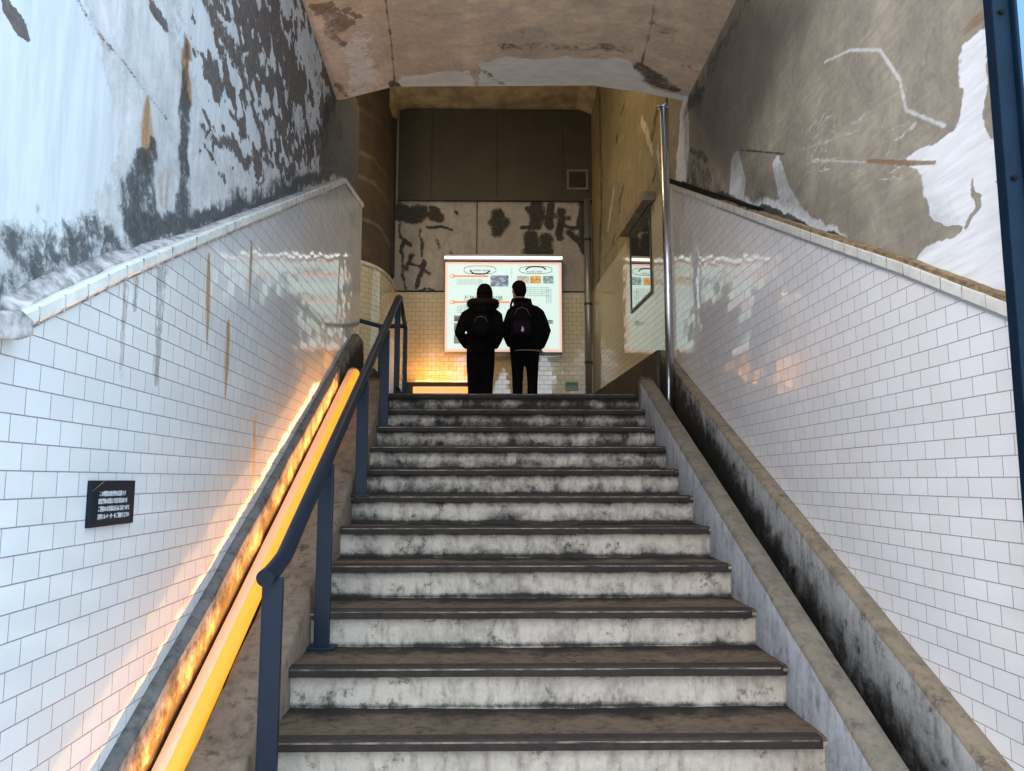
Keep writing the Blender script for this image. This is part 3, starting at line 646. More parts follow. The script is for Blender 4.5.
# dark glazed window in that wall
def wy(px): return toR2(px, 300)[0]
y0, y1 = wy(652.5), wy(632); zw0 = toR2(632, 311)[1]; zw1 = toR2(652, 204)[1]
win = struct(empty('window_1', (xr2((y0+y1)/2), (y0+y1)/2, zw0)))
def wq(ya, yb, za, zb, o0, o1): return [(xr2(ya)+o0, ya, za), (xr2(yb)+o0, yb, za), (xr2(yb)+o0, yb, zb), (xr2(ya)+o0, ya, zb)], [(xr2(ya)+o1, ya, za), (xr2(yb)+o1, yb, za), (xr2(yb)+o1, yb, zb), (xr2(ya)+o1, ya, zb)]
gm = NT('dark_window_glass'); gm.set(Base_Color=(.10, .075, .045), Roughness=.03, Specular_IOR_Level=1.0, IOR=1.9, Coat_Weight=1.0, Coat_Roughness=.02, Coat_IOR=2.2)
gl_ = NT('mirror_glass'); gl_.set(Base_Color=(.62, .60, .56), Metallic=1.0, Roughness=.03)
MB().hexa(*wq(y0, y1, zw0, zw1, -.006, .01)).build('pane', gl_.m, win)
fm = MB()
for q in ((y0-.02, y0+.012, zw0-.02, zw1+.02), (y1-.012, y1+.02, zw0-.02, zw1+.02), (y0+.012, y1-.012, zw0-.02, zw0+.006), (y0+.012, y1-.012, zw1-.006, zw1+.02)): fm.hexa(*wq(*q, -.014, .012))
fm.build('window_frame', plain('window_frame_paint', (.06, .05, .035), .4), win)
MB().hexa(*wq(y0-.12, y1+.14, zw1+.02, zw1+.10, -.10, .012)).build('hood', plain('hood_concrete', (.26, .20, .12), .85, 0, 8, .3), win)

# left of the landing: curved tiled wall, dark concrete above
cpts = [Vector((-1.385, YB+.02)), Vector((-1.385, 10.0)), Vector((-1.39, 9.75)), Vector((-1.41, 9.5)), Vector((-1.46, 9.27)), Vector((-1.55, 9.08)), Vector((-1.68, 8.93)), Vector((-1.85, 8.85)), Vector((-2.1, 8.8)), Vector((-2.7, 8.8))]
# smooth the path
def smooth(ps, n=3):
    for _ in range(n):
        q = [ps[0]]
        for a, b in zip(ps, ps[1:]): q += [a*.75+b*.25, a*.25+b*.75]
        q.append(ps[-1]); ps = q
    return ps
cs = smooth(cpts, 2); 
def path_wall(cs, z0, z1, off, nz):
    rows = []; U = []; V = []; s = 0
    for i, p in enumerate(cs):
        if i: s += (p-cs[i-1]).length
        d = (cs[min(i+1, len(cs)-1)]-cs[max(i-1, 0)]).normalized(); n = Vector((-d.y, d.x))
        r = []
        for j in range(nz+1): z = z0+(z1-z0)*j/nz; r.append((p.x+n.x*off, p.y+n.y*off, z)); U.append(s); V.append(z)
        rows.append(r)
    return MB().grid(rows, True), np.array(U), np.array(V)
mb, U, V = path_wall(cs, ZT-.02, zp2+.3, -.06, 90)
wcv = struct(mb.build('wall_left_landing', M['brown_wall'], fix=False))
w = Wear(U, V, lambda x, y: (x, y))
for z, a in ((ZT+.55, .6), (ZT+1.05, .55), (ZT+1.35, .5), (ZT+1.9, .45)): w.seg('e', [(0, z), (3, z+.05)], .05, a)
w.store(wcv)
# tile on the curve: a brick pattern along the path
def tiles_path(name):
    m = M['tile_back'].copy(); m.name = name; nt = m.node_tree
    at = nt.nodes.new('ShaderNodeAttribute'); at.attribute_name = 'path'
    sp = [n for n in nt.nodes if n.type == 'COMBXYZ'][0]; sx = nt.nodes.new('ShaderNodeSeparateXYZ')
    nt.links.new(at.outputs['Vector'], sx.inputs[0])
    nt.links.new(sx.outputs[0], sp.inputs[0]); nt.links.new(sx.outputs[1], sp.inputs[1]); return m
mb, U, V = path_wall(cs, ZL, ZT, 0, 10)
tc = mb.build('tile_lining', tiles_path('cream_tile_curved'), wcv, fix=False); w = Wear(U, V, lambda x, y: (x, y)); w.store(tc)
pa = tc.data.attributes.new('path', 'FLOAT_VECTOR', 'POINT'); pa.data.foreach_set('vector', np.stack([U, V, V*0], 1).astype(np.float32).ravel())
mb, U, V = path_wall(cs, ZT-.01, ZT+.03, .012, 1); mb.build('tile_cap', M['cap'], wcv, fix=False)
# pier and bracket stone at the top left
pr = struct(MB().box(-2.1, -1.42, YB-.25, YB+.02, ZT+.2, zp2+.3).build('trim_1', M['brown_wall'])); pr2 = pr
at_ = pr.data.attributes
for nm in ('wear', 'wear2'): pr.data.attributes.new(nm, 'FLOAT_COLOR', 'POINT')
q = atY(374, 112, YB-.4); q2 = atY(398, 90, YB-.4)
struct(MB().box(q.x, q2.x-.03, YB-.55, YB-.2, q.z, zp2+.2).build('trim_2', plain('bracket_stone', (.50, .38, .2), .85, 0, 7, .3), None, .02))
# far side of the side passage
struct(MB().box(-2.95, -2.7, 5.5, YB, ZL-.2, zp2+.3).build('wall_passage', M['brown_wall']))
for o_ in [bpy.data.objects['wall_passage']]:
    for nm in ('wear', 'wear2'): o_.data.attributes.new(nm, 'FLOAT_COLOR', 'POINT')
struct(MB().box(-2.95, XLw(6.6, -.25), 5.3, 5.55, ZL-.2, zp2+.3).build('wall_front', M['brown_wall']))
for nm in ('wear', 'wear2'): bpy.data.objects['wall_front'].data.attributes.new(nm, 'FLOAT_COLOR', 'POINT')
# ceiling of the landing, with haunched beam along the back wall
cz = zp2+.02
c2_ = struct(MB().box(-2.95, 1.75, YC0, YB+.25, cz+.22, cz+.45).build('ceiling.001', plain('ochre_ceiling', (.42, .33, .19), .9, 0, 5, .35)))
bm_ = MB(); bx0, bx1 = -1.45, xr2(YB)+.03
sec = lambda x, d: [(x, YB+.03, cz-d), (x, 9.45, cz+.10-d), (x, 9.40, cz+.16-d*.6), (x, 9.30, cz+.24), (x, YB+.03, cz+.24)]
bm_.loft([sec(bx0, .08), sec(bx0+.25, .0), sec(bx0+.5, 0), sec(bx1-.5, 0), sec(bx1-.22, .0), sec(bx1, .10)], False)
struct(bm_.build('trim_3', plain('beam_concrete', (.50, .385, .22), .85, 0, 4, .35)))

# ------------------------------------------------------------------ poles and pipe
q = atY(668, 395, 6.02); pt = atY(668, 98, 6.02)
pp = tag(empty('steel_pole', (q.x+.02, 6.02, q.z)), 'slim shiny steel pole from the gutter top to the ceiling slab', 'pole')
px = q.x+.02
MB().tube([(px, 6.02, q.z-.30), (px, 6.02, pz(px)+.01)], .031, 24).build('pole', M['chrome'], pp)
MB().tube([(px, 6.02, pz(px)-.012), (px, 6.02, pz(px)+.006)], .05, 24).build('ceiling_flange', M['chrome'], pp)
pc = empty('corner_strip', (XR+.0, 6.12, q.z)); tag(pc, 'thin pale metal strip on the tile edge just behind the steel pole', 'trim')
MB().box(XR-.03, XR-.004, 6.40, 6.43, ZL+.30, capRf(6.4)-.06).build('strip', M['pipe'], pc, .003)
a = atY(588, 300, YB-.06)
dp = tag(empty('drain_pipe', (a.x, YB-.06, ZL+.4)), 'thin grey vertical pipe in the right corner of the back wall', 'pipe')
MB().tube([(a.x, YB-.06, ZL+.42), (a.x, YB-.06, zp1-.02)], .045, 18).build('pipe', M['pipe'], dp)
for z in (ZL+.9, ZL+1.7, ZL+2.6): MB().tube([(a.x, YB-.06, z), (a.x, YB-.06, z+.03)], .053, 18).build('clamp', M['panel'], dp)

# ------------------------------------------------------------------ handrail
XH = lambda y: -.675-DR*(y-2.26)
hr = empty('handrail', (XH(2.3), 2.3, Z0-RS))
tag(hr, 'dark slate-blue metal handrail with flat posts climbing the left of the steps', 'handrail')
def atH(px, py):
    d = ray(px, py); k = (-.675+DR*2.26)/(d.x+DR*d.y); d = d*k; return Vector((d.x, d.y, d.z+H))
r0 = atH(283, 559); r1 = atH(399, 297)
rail = pl([(r0.y, r0.z), (r1.y, r1.z)])
end = r0+Vector((-.006, -.17, -.040))
P1 = r1; c1 = atZ(405.5, 327, r1.z-.02); c1 = Vector((c1.x, min(c1.y, 7.9), r1.z-.01)); c2v = Vector((c1.x-.24, c1.y+.02, r1.z-.01)); c3 = Vector((c2v.x-.55, c2v.y-.75, r1.z+.02))
path = [end, end+Vector((.002, .06, .010)), r0+Vector((-.002, -.05, -.014)), r0+Vector((0, .01, .006)), r0+Vector((XH(r0.y+.06)-XH(r0.y), .06, .06*SL))]
for y in lin(r0.y+.2, r1.y-.06, 10): path.append((XH(y), y, rail(y)))
path += [(XH(r1.y-.01), r1.y-.01, rail(r1.y-.02)), (P1.x+.001, P1.y+.05, P1.z)]
MB().tube(path, .0265, 20).build('rail', M['steel_blue'], hr).modifiers.new('split', 'EDGE_SPLIT').split_angle = 1.0
MB().tube([P1+Vector((0, .03, 0)), (P1.x+(c1.x-P1.x)*.5, (P1.y+c1.y)/2, P1.z), c1, c2v, c3], .022, 14).build('landing_rail', M['steel_blue'], hr)
def bar(y, x, z0, z1, wd=.062, th=.022):
    return MB().box(x-wd/2, x+wd/2, y-th/2, y+th/2, z0, z1)
def step_z(y): i = math.floor((y-Y0)/T+1e-6); return Z0+min(i, N_TOP)*RS
pys = []
for pxl, pyl in ((328, 604), (363, 494)):
    d = ray(pxl, pyl); i_z = None
    b_ = [atZ(pxl, pyl, Z0+k*RS) for k in range(0, 11)]
    # the tread whose depth range holds the point
    for k, v in enumerate(b_):
        if Y0+k*T-.03 <= v.y <= Y0+(k+1)*T: pys.append(v.y); break
# the posts follow at three-step spacing
pys = [2.425, 3.25, 4.27, 5.30, 6.35]
for i, y in enumerate(pys):
    x = XH(y)+.002; zt = max(rail(y), r0.z-.03)-.012 if y < r1.y else r1.z-.015; zb = step_z(y)
    p = bar(y, x-(.018 if i == 4 else 0), zb, zt, .062 if i < 4 else .046).build('post', M['steel_blue'], hr, .004)
    MB().box(x-.055, x+.055, y-.045, y+.045, zb-.004, zb+.012).build('base_plate', M['steel_blue'], p, .003)
for v in (c1, c2v, c3*.5+c2v*.5):
    bar(v.y, v.x, ZL, v.z-.012, .040, .022).build('post', M['steel_blue'], hr, .004)
MB().tube([(P1.x, P1.y, ZL+.09), (c1.x, c1.y, ZL+.09), (c2v.x, c2v.y, ZL+.09)], .016, 10).build('bottom_rail', M['steel_blue'], hr)

# ------------------------------------------------------------------ text helper
def text_mesh(body, size, align='LEFT', sp=1.0, depth=.0006):
    cu = bpy.data.curves.new('lettering', 'FONT'); cu.body = body; cu.size = size; cu.align_x = align; cu.resolution_u = 2; cu.extrude = depth; cu.space_line = sp
    o = bpy.data.objects.new('lettering', cu); C.objects.link(o); bpy.context.view_layer.update()
    me = bpy.data.meshes.new_from_object(o.evaluated_get(bpy.context.evaluated_depsgraph_get()))
    bpy.data.objects.remove(o); bpy.data.curves.remove(cu); return me
def place_text(name, body, size, mat, parent, mtx, **k):
    me = text_mesh(body, size, **k); me.transform(mtx); w = world_of(parent); me.transform(Matrix.Translation(-w)); me.materials.clear()
    me.name = name; return link(name, me, mat, parent)

# ------------------------------------------------------------------ black plaque on the left tiles
a, b, c, d = [atL(x, y, .004) for x, y in ((89, 481), (133, 480), (130.5, 523), (86, 528))]
py0, py1 = a.y, b.y; pz1 = (a.z+b.z)/2; pz0 = (c.z+d.z)/2
pq = empty('wall_plaque', (XLw(py0), py0, pz0)); tag(pq, 'small black plaque with white lettering on the left white tiles', 'plaque')
ang = math.atan(DR)
pn = MB().hexa([(XLw(py0, .0), py0, pz0), (XLw(py1, .0), py1, pz0), (XLw(py1, .0), py1, pz1), (XLw(py0, .0), py0, pz1)], [(XLw(py0, .012), py0, pz0), (XLw(py1, .012), py1, pz0), (XLw(py1, .012), py1, pz1), (XLw(py0, .012), py0, pz1)])
pn.build('panel', plain('plaque_black', (.006, .012, .018), .5, spec=.15), pq, .0015)
white_ink = plain('white_ink', (.50, .52, .54), .6)
WP = py1-py0; HP = pz1-pz0
# text frame: x along +Y of the wall, y up, facing +X
bx = Vector((-DR, 1, 0)).normalized(); bz = Vector((0, 0, 1)); bn = bx.cross(bz)
def frame_on_left(y, z): 
    o = Vector((XLw(y, .0128), y, z)); return Matrix(((bx.x, bz.x, bn.x, o.x), (bx.y, bz.y, bn.y, o.y), (bx.z, bz.z, bn.z, o.z), (0, 0, 0, 1)))
tx = ['この階段は歴史的な遺構です', '建設当時の状態より段差が高めです', 'ご利用のお客様は足元に気をつけて', '昇降エレベーターをご利用ください']
for i, t_ in enumerate(tx):
    n_ = len(t_); sz = HP*.128
    place_text('lettering', t_, sz, white_ink, pq, frame_on_left(py0+WP*(.155 if i else .17), pz1-HP*(.335+.165*i)) @ Matrix.Diagonal((WP*(.72 if i > 1 else .66 if i else .60)/(n_*sz), 1, 1, 1)))
MB().hexa([(XLw(py0+WP*.02, .0121), py0+WP*.02, pz1-HP*.22), (XLw(py0+WP*.03, .0121), py0+WP*.03, pz1-HP*.22), (XLw(py0+WP*.28, .0121), py0+WP*.28, pz1-.001), (XLw(py0+WP*.26, .0121), py0+WP*.26, pz1-.001)],
          [(XLw(py0+WP*.02, .0127), py0+WP*.02, pz1-HP*.22), (XLw(py0+WP*.03, .0127), py0+WP*.03, pz1-HP*.22), (XLw(py0+WP*.28, .0127), py0+WP*.28, pz1-.001), (XLw(py0+WP*.26, .0127), py0+WP*.26, pz1-.001)]).build('scratch', M['mortar_brown'], pq)

# ------------------------------------------------------------------ lit information board
YBd = 10.26
A_ = atY(445.5, 262, YBd); B_ = atY(562, 352, YBd); bx0, bx1, bz1, bz0 = A_.x, B_.x, A_.z, B_.z; BW = bx1-bx0; BH = bz1-bz0
bd = empty('information_board', ((bx0+bx1)/2, YBd, bz0)); tag(bd, 'bright backlit information board with orange lines and photos on the back wall', 'information board')
m_bd = emit('lit_board_face', (.74, .97, .92), .80, (.4, .45, .43)); m_pk = emit('pink_border', (1.0, .66, .55), .62, (.9, .6, .5))
m_strip = emit('lamp_strip', (.9, 1, .95), 1.4); m_or = emit('orange_line', (1.0, .30, .12), .75, (.8, .25, .1)); m_ink = plain('grey_ink', (.06, .075, .07), .6); m_ink2 = plain('pale_ink', (.30, .36, .34), .6)
MB().box(bx0-.01, bx1+.01, YBd, YB-.005, bz0-.01, bz1).build('housing', M['pipe'], bd, .004)
MB().box(bx0, bx1, YBd-.006, YBd+.002, bz0, bz1).build('border', m_pk, bd)
e = .035
MB().box(bx0+e, bx1-e, YBd-.009, YBd-.004, bz0+e, bz1-e).build('panel', m_bd, bd)
hs = atY(500, 256.5, YBd).z
MB().box(bx0-.015, bx1+.015, YBd-.06, YB-.01, bz1+.012, hs+.016).build('lamp_housing', M['pipe'], bd, .004)
MB().box(bx0-.01, bx1+.01, YBd-.066, YBd-.055, bz1+.026, hs-.016).build('lamp_strip', m_strip, bd)
def bp(px, py): return atY(px, py, YBd-.009)
def brect(name, x0, y0, x1, y1, m, th=.003, par=None):
    a = bp(x0, y1); b = bp(x1, y0); return MB().box(a.x, b.x, YBd-.009-th, YBd-.008, a.z, b.z).build(name, m, par or bd)
FR = lambda px, py: (lambda o: Matrix(((1, 0, 0, o.x), (0, 0, -1, YBd-.0105), (0, 1, 0, o.z), (0, 0, 0, 1))))(bp(px, py))
def pill(name, x0, x1, y0, y1, top):
    cx, cy = (x0+x1)/2, (y0+y1)/2; rx, ry = (x1-x0)/2, (y1-y0)/2; pts = []
    for k in range(40):
        a = 2*PI*k/40; X = cx+rx*math.copysign(abs(math.cos(a))**.6, math.cos(a)); Yp = cy-ry*math.copysign(abs(math.sin(a))**.75, math.sin(a)); p = bp(X, Yp); pts.append((p.x, YBd-.011, p.z))
    hd = MB().tube(pts, .004, 5, True).build(name, m_ink2, bd)
    arc = []
    for k in range(17):
        t_ = -1+2*k/16; X = cx+rx*.62*t_; Yp = (cy-ry*.95+ry*.9*t_*t_*t_*t_) if top else (cy+ry*1.0-ry*.9*t_**4); p = bp(X, Yp); arc.append((p.x, YBd-.011, p.z))
    MB().tube(arc, .010, 6).build('arch', m_ink, hd); return hd
h1 = pill('heading', 464, 496, 266, 274, False); h2 = pill('heading', 519.5, 552, 266.5, 273.5, True)
place_text('lettering', '万世橋駅の歴史', .038, m_ink, h1, FR(470, 271.2) @ Matrix.Diagonal((.95, .7, 1, 1))); place_text('lettering', '万世橋と鉄道', .038, m_ink, h2, FR(526, 272.4) @ Matrix.Diagonal((.95, .7, 1, 1)))
for (x0, y0, x1) in ((453, 276.3, 488.5), (453, 302.2, 510)):
    o = brect('orange_bar', x0, y0-.9, x1, y0+.7, m_or); a = bp(452.5, y0)
    ring = [(a.x+.024*math.cos(2*PI*k/20)*1.2, YBd-.013, a.z+.024*math.sin(2*PI*k/20)) for k in range(20)]
    MB().tube(ring, .007, 6, True).build('bar_ring', m_or, o)
def photo_mat(name, cols, sc):
    t = NT(name); p = t.n('TexCoord').outputs['Object']; n = t.noise(p, sc, 4, .6, .6)
    r = t.n('ValToRGB'); t.l(n, r.inputs[0]); el = r.color_ramp.elements; el[0].position = .3; el[0].color = (*cols[0], 1); el[1].position = .68; el[1].color = (*cols[-1], 1)
    for i, c in enumerate(cols[1:-1]): q = el.new(.3+.38*(i+1)/(len(cols)-1)); q.color = (*c, 1)
    return t.set(Base_Color=r.outputs[0], Emission_Color=r.outputs[0], Emission_Strength=.5, Roughness=.5)
for x0, y0, x1, y1, cols in [(490.5, 275.5, 508.5, 286.5, [(.05, .07, .10), (.25, .32, .42), (.55, .65, .85)]), (517, 276, 529, 283.5, [(.35, .33, .28), (.75, .72, .65)]), (530, 276, 541, 283.5, [(.22, .10, .03), (.75, .40, .10), (.95, .75, .4)]), (543, 276, 553.5, 283.5, [(.06, .12, .13), (.25, .42, .42), (.7, .8, .85)]),
                            (454, 315.5, 461, 321.5, [(.03, .03, .03), (.4, .4, .4)]), (454, 323, 461, 332, [(.12, .12, .12), (.5, .5, .48)]), (454, 335, 464, 343.5, [(.03, .03, .03), (.4, .42, .4)]), (545, 320, 553, 324, [(.05, .06, .05), (.5, .52, .5)])]:
    brect('photograph', x0, y0, x1, y1, photo_mat('printed_photo', cols, 14))
ti = FR(463.5, 300.0); place_text('title_lettering', '万世橋駅の記憶', .074, m_ink, bd, ti @ Matrix.Diagonal((1.02, 1.0, 1, 1)))
for x, y, n_, w_ in [(457, 280.5, 3, 31), (457, 307, 4, 20), (527, 288, 5, 26), (466, 318, 6, 8), (500, 336, 3, 12)]:
    for i in range(n_): 
        p = bp(x, y+i*2.0)
        place_text('small_lettering', '駅の歴史と橋のあゆみ明治四十五年開業の駅舎'[:max(4, int(w_*.62))], .0185, m_ink2, bd, FR(x, y+i*2.0))
for i in range(3):
    x = 546+i*2.1; a = bp(x, 290); place_text('vertical_lettering', '\n'.join('鉄道のまち秋葉原と神田川'), .018, m_ink2, bd, FR(x, 290), sp=.95)
brect('divider_line', 511.6, 268, 511.9, 278, m_ink2, .001)

# ------------------------------------------------------------------ glowing strip on the ledge and the green guide sign
ls = empty('light_strip', (-.9, YB-.12, ZL+.4)); tag(ls, 'low amber light strip along the foot of the back wall beside the left person', 'lamp')
a = atY(413, 391.5, YB-.18); b = atY(468, 386.8, YB-.18)
MB().box(a.x, b.x, YB-.2, YB-.14, a.z-.05, b.z).build('diffuser', emit('amber_strip', (1, .36, .025), 1.0), ls, .006)
MB().box(a.x-.12, b.x+.02, YB-.13, YB-.05, ZL+.3, atY(440, 382.6, YB-.1).z).build('housing', M['panel_line'], ls, .004)
MB().box(a.x-.12, b.x+.02, YB-.2, YB-.05, ZL, a.z-.05).build('base', M['skirt'], ls, .004)
a = atY(565.5, 390.5, YB-.02); b = atY(578.5, 381.5, YB-.02)
gs = empty('guide_sign', (a.x, YB-.02, a.z)); tag(gs, 'small pale green sign on the tiles low at the right of the back wall', 'sign')
MB().box(a.x, b.x, YB-.02, YB, a.z, b.z).build('panel', plain('pale_green_sign', (.16, .26, .17), .4), gs, .002)
MB().box(a.x+.012, b.x-.012, YB-.0215, YB-.019, b.z-.055, b.z-.02).build('stripe', plain('sign_stripe', (.06, .16, .09), .4), gs)

# ------------------------------------------------------------------ navy steel door frame at the right edge
fx = 1.385
fa = atX(990, 0, fx); YF = atX(1003, 190, fx).y
df = empty('steel_door_frame', (fx, YF, 0)); tag(df, 'navy blue bolted steel frame post at the right entrance edge', 'door frame')
xw = atY(1006, 100, YF).x-atY(991, 100, YF).x
x0 = atY(1004, 190, YF).x; 
MB().box(x0, x0+.050, YF-.012, YF+.03, .0, H+3.2).build('post', M['frame_blue'], df, .004)
MB().box(x0+.050, x0+.060, YF-.03, YF+.02, .0, H+3.2).build('flange', M['frame_blue'], df, .004)
bo = None
for py in (12, 178, 356):
    q = atY(997 if py < 50 else 1007 if py < 200 else 1018, py, YF-.012)
    MB().tube([(x0+.022, YF-.02, q.z), (x0+.022, YF-.010, q.z)], .0085, 6).build('bolt', M['black'], df)
MB().box(x0+.062, x0+.16, YF-.01, YF+.012, 0, H+3.2).build('side_panel', M['frame_light'], df, .003)

# ------------------------------------------------------------------ people, seen from behind
def fuse(mb, name, mat, parent, voxel, smooth=6):
    """Fuse overlapping volumes into one continuous surface."""
    o = mb.build('tmp', None)
    r = o.modifiers.new('r', 'REMESH'); r.mode = 'VOXEL'; r.voxel_size = voxel; r.use_smooth_shade = True
    s = o.modifiers.new('s', 'SMOOTH'); s.factor = .5; s.iterations = smooth
    bpy.context.view_layer.update()
    me = bpy.data.meshes.new_from_object(o.evaluated_get(bpy.context.evaluated_depsgraph_get())); me.name = name
    old = o.data; bpy.data.objects.remove(o); bpy.data.meshes.remove(old)
    w = world_of(parent); me.transform(Matrix.Translation(-w)); me.materials.clear()
    for p in me.polygons: p.use_smooth = True
    return link(name, me, mat, parent)
def ell_ring(c, rx, ry, n=22, tilt=0):
    return [(c[0]+rx*math.cos(2*PI*k/n), c[1]+ry*math.sin(2*PI*k/n), c[2]+tilt*math.sin(2*PI*k/n)) for k in range(n)]
skin = plain('skin', (.42, .26, .19), .55); 
cloth_k = plain('black_cloth', (.0045, .0045, .005), .95, 0, 60, .4, spec=.06); cloth_n = plain('dark_trousers', (.0045, .0045, .0055), .95, 0, 60, .4, spec=.06); hairm = plain('black_hair', (.004,.0035,.003), .7, spec=.06)
knit = plain('dark_knit', (.005,.005,.005), .95, 0, 90, .5, spec=.06); furm = plain('dark_brown_fur', (.016, .012, .009), .95, 0, 120, .7, spec=.06); shoe_m = plain('dark_shoe', (.012, .012, .012), .5)
def person(base, S, label, sway, head_dx, head_turn, lean, hat, jk, leg):
    X, Y, Z = base; root = empty('person', base); tag(root, label, 'person')
    G = lambda x, y, z: (X+x*S+lean*max(0, z-.9)*S, Y+y*S, Z+z*S)
    R = lambda r: r*S
    def lring(x, y, z, rx, ry, n=22): c = G(x, y, z); return ell_ring(c, rx*S, ry*S, n)
    # ---- body
    b = MB()
    for s, (hx, kx, fx_) in ((-1, leg[0]), (1, leg[1])):
        b.tube([G(hx, 0, .92), G((hx+kx)/2, .01, .70), G(kx, .012, .49), G((kx+fx_)/2, -.012, .30), G(fx_, -.01, .08)], [R(.075), R(.064), R(.044), R(.043), R(.034)], 14)
        b.loft([lring(fx_, -.045, .035, .034, .03, 12), lring(fx_, .02, .04, .042, .10, 12), lring(fx_+s*.01, .09, .02, .035, .08, 12)])
    b.loft([lring(0, 0, .84, .15, .10), lring(0, 0, .95, .165, .11), lring(0, 0, 1.08, .14, .095), lring(0, 0, 1.25, .150, .10), lring(0, -.005, 1.34, .125, .085), lring(head_dx*.3, -.005, 1.42, .062, .06)])
    b.tube([G(0, -.01, 1.40), G(head_dx*.5, .0, 1.47), G(head_dx, .015, 1.54)], [R(.065), R(.055), R(.055)], 14)
    hc = Vector(G(head_dx, .02, 1.60)); ca, sa = math.cos(head_turn), math.sin(head_turn)
    def HD(x, y, z): return (hc.x+(x*ca-y*sa)*S, hc.y+(x*sa+y*ca)*S, hc.z+z*S)
    def hring(z, rx, y0, y1, n=20): cy = (y0+y1)/2; ry = (y1-y0)/2; return [HD(rx*math.cos(2*PI*k/n), cy+ry*math.sin(2*PI*k/n), z) for k in range(n)]
    b.loft([hring(-.105, .030, .03, .085), hring(-.085, .052, -.02, .098), hring(-.05, .066, -.07, .10), hring(0, .074, -.092, .098), hring(.05, .076, -.098, .094), hring(.085, .062, -.085, .07), hring(.108, .03, -.05, .03)])
    b.loft([[HD(x*.9, .095, z) for x, z in ((-.006, .01), (.006, .01), (.014, -.028), (-.014, -.028))], [HD(x*.7, .122, z) for x, z in ((-.004, -.005), (.004, -.005), (.010, -.026), (-.010, -.026))]])
    for s in (-1, 1):
        b.loft([[HD(s*(.070+.016*t), -.012+.026*math.cos(2*PI*k/10), -.005+.033*math.sin(2*PI*k/10)) for k in range(10)] for t in (0, 1)])
    arms = jk['arms']
    for s, (sh, el, wr) in zip((-1, 1), arms):
        b.tube([G(*sh), G(*[(a*.5+c*.5) for a, c in zip(sh, el)]), G(*el), G(*[(a*.5+c*.5) for a, c in zip(el, wr)]), G(*wr)], [R(.052), R(.047), R(.041), R(.037), R(.027)], 12)
        d = (Vector(wr)-Vector(el)).normalized(); side = Vector((0, 1, 0)); side = (side-d*side.dot(d)).normalized(); nrm = d.cross(side)
        wv = Vector(wr)
        b.loft([[G(*(wv+d*t+side*wd*math.cos(2*PI*k/12)+nrm*.014*math.sin(2*PI*k/12))) for k in range(12)] for t, wd in ((0, .026), (.04, .038), (.085, .040))])
    body = fuse(b, 'body', skin, root, .011*S, 5)
    # hands: four unequal bent fingers and a thumb each, tucked in the pockets
    for s, (sh, el, wr) in zip((-1, 1), arms):
        hm = MB(); d = (Vector(wr)-Vector(el)).normalized(); side = Vector((0, 1, 0)); side = (side-d*side.dot(d)).normalized(); nrm = d.cross(side)*(-s)
        wv = Vector(wr)
        for off, L in ((-.030, .062), (-.011, .075), (.009, .080), (.029, .070)):
            p0 = wv+d*.075+side*off; hm.tube([G(*p0), G(*(p0+d*L*.45+nrm*.004)), G(*(p0+d*L*.75+nrm*.018)), G(*(p0+d*L*.9+nrm*.034))], [R(.0088), R(.0083), R(.0078), R(.0065)], 8)
        p0 = wv+d*.025+side*.030; hm.tube([G(*p0), G(*(p0+d*.03+side*.022+nrm*.01)), G(*(p0+d*.058+side*.026+nrm*.022))], [R(.0105), R(.0095), R(.0075)], 8)
        hm.build('fingers', skin, body)
    # eyes, brows and mouth
    for s in (-1, 1): MB().ellipsoid(HD(s*.031, .088, .012), (.010*S, .008*S, .006*S), 10, 6).build('eye', plain('dark_eye', (.02, .015, .012), .2) if 'dark_eye' not in bpy.data.materials else bpy.data.materials['dark_eye'], body)
    ms = MB(); ms.tube([HD(-.022, .088, -.055), HD(0, .099, -.053), HD(.022, .088, -.055)], [R(.003), R(.006), R(.003)], 8); ms.build('mouth', plain('lips', (.30, .12, .10), .5) if 'lips' not in bpy.data.materials else bpy.data.materials['lips'], body)
    # ---- trousers
    t = MB()
    for s, (hx, kx, fx_) in ((-1, leg[0]), (1, leg[1])):
        lw = leg[2]
        t.tube([G(hx, 0, .93), G((hx+kx)/2, .008, .70), G(kx, .012, .49), G((kx+fx_)/2, -.008, .28), G(fx_, -.008, .055)], [R(.10), R(.095*lw), R(.078*lw), R(.073*lw), R(.070*lw)], 18)
    t.loft([lring(0, 0, .84, .165, .115), lring(0, 0, .95, .175, .12), lring(0, 0, 1.05, .155, .11)])
    tro = fuse(t, 'trousers', cloth_n, root, .012*S, 4)
    for s, (hx, kx, fx_) in ((-1, leg[0]), (1, leg[1])):
        sh_ = MB().loft([lring(fx_, -.075, .05, .034, .02, 14), lring(fx_, -.05, .045, .047, .055, 14), lring(fx_+s*.004, .02, .045, .05, .11, 14), lring(fx_+s*.008, .08, .030, .047, .10, 14), lring(fx_+s*.008, .10, .004, .045, .11, 14), lring(fx_, .0, .002, .046, .12, 14)])
        sh_.build('shoe', shoe_m, root)
    # ---- jacket
    j = MB(); j.loft([lring(*r) for r in jk['rings']])
    for s, (sh, el, wr) in zip((-1, 1), arms):
        aw = jk['aw']; e2 = Vector(wr)
        j.tube([G(sh[0]*.35, sh[1], sh[2]+.030), G(sh[0]*.72, sh[1], sh[2]+.022), G(sh[0]*1.02, sh[1], sh[2]-.022), G(*[(a*.5+c*.5) for a, c in zip(sh, el)]), G(*el), G(*[(a*.5+c*.5) for a, c in zip(el, wr)]), G(*wr)], [R(aw*.75), R(aw*.92), R(aw*1.06), R(aw*1.04), R(aw*.98), R(aw*.9), R(aw*.72)], 16)
    jac = fuse(j, 'jacket', cloth_k, root, .012*S, 10)
    return root, body, jac, G, HD, R, lring, hring
ZB_ = ZL+.002
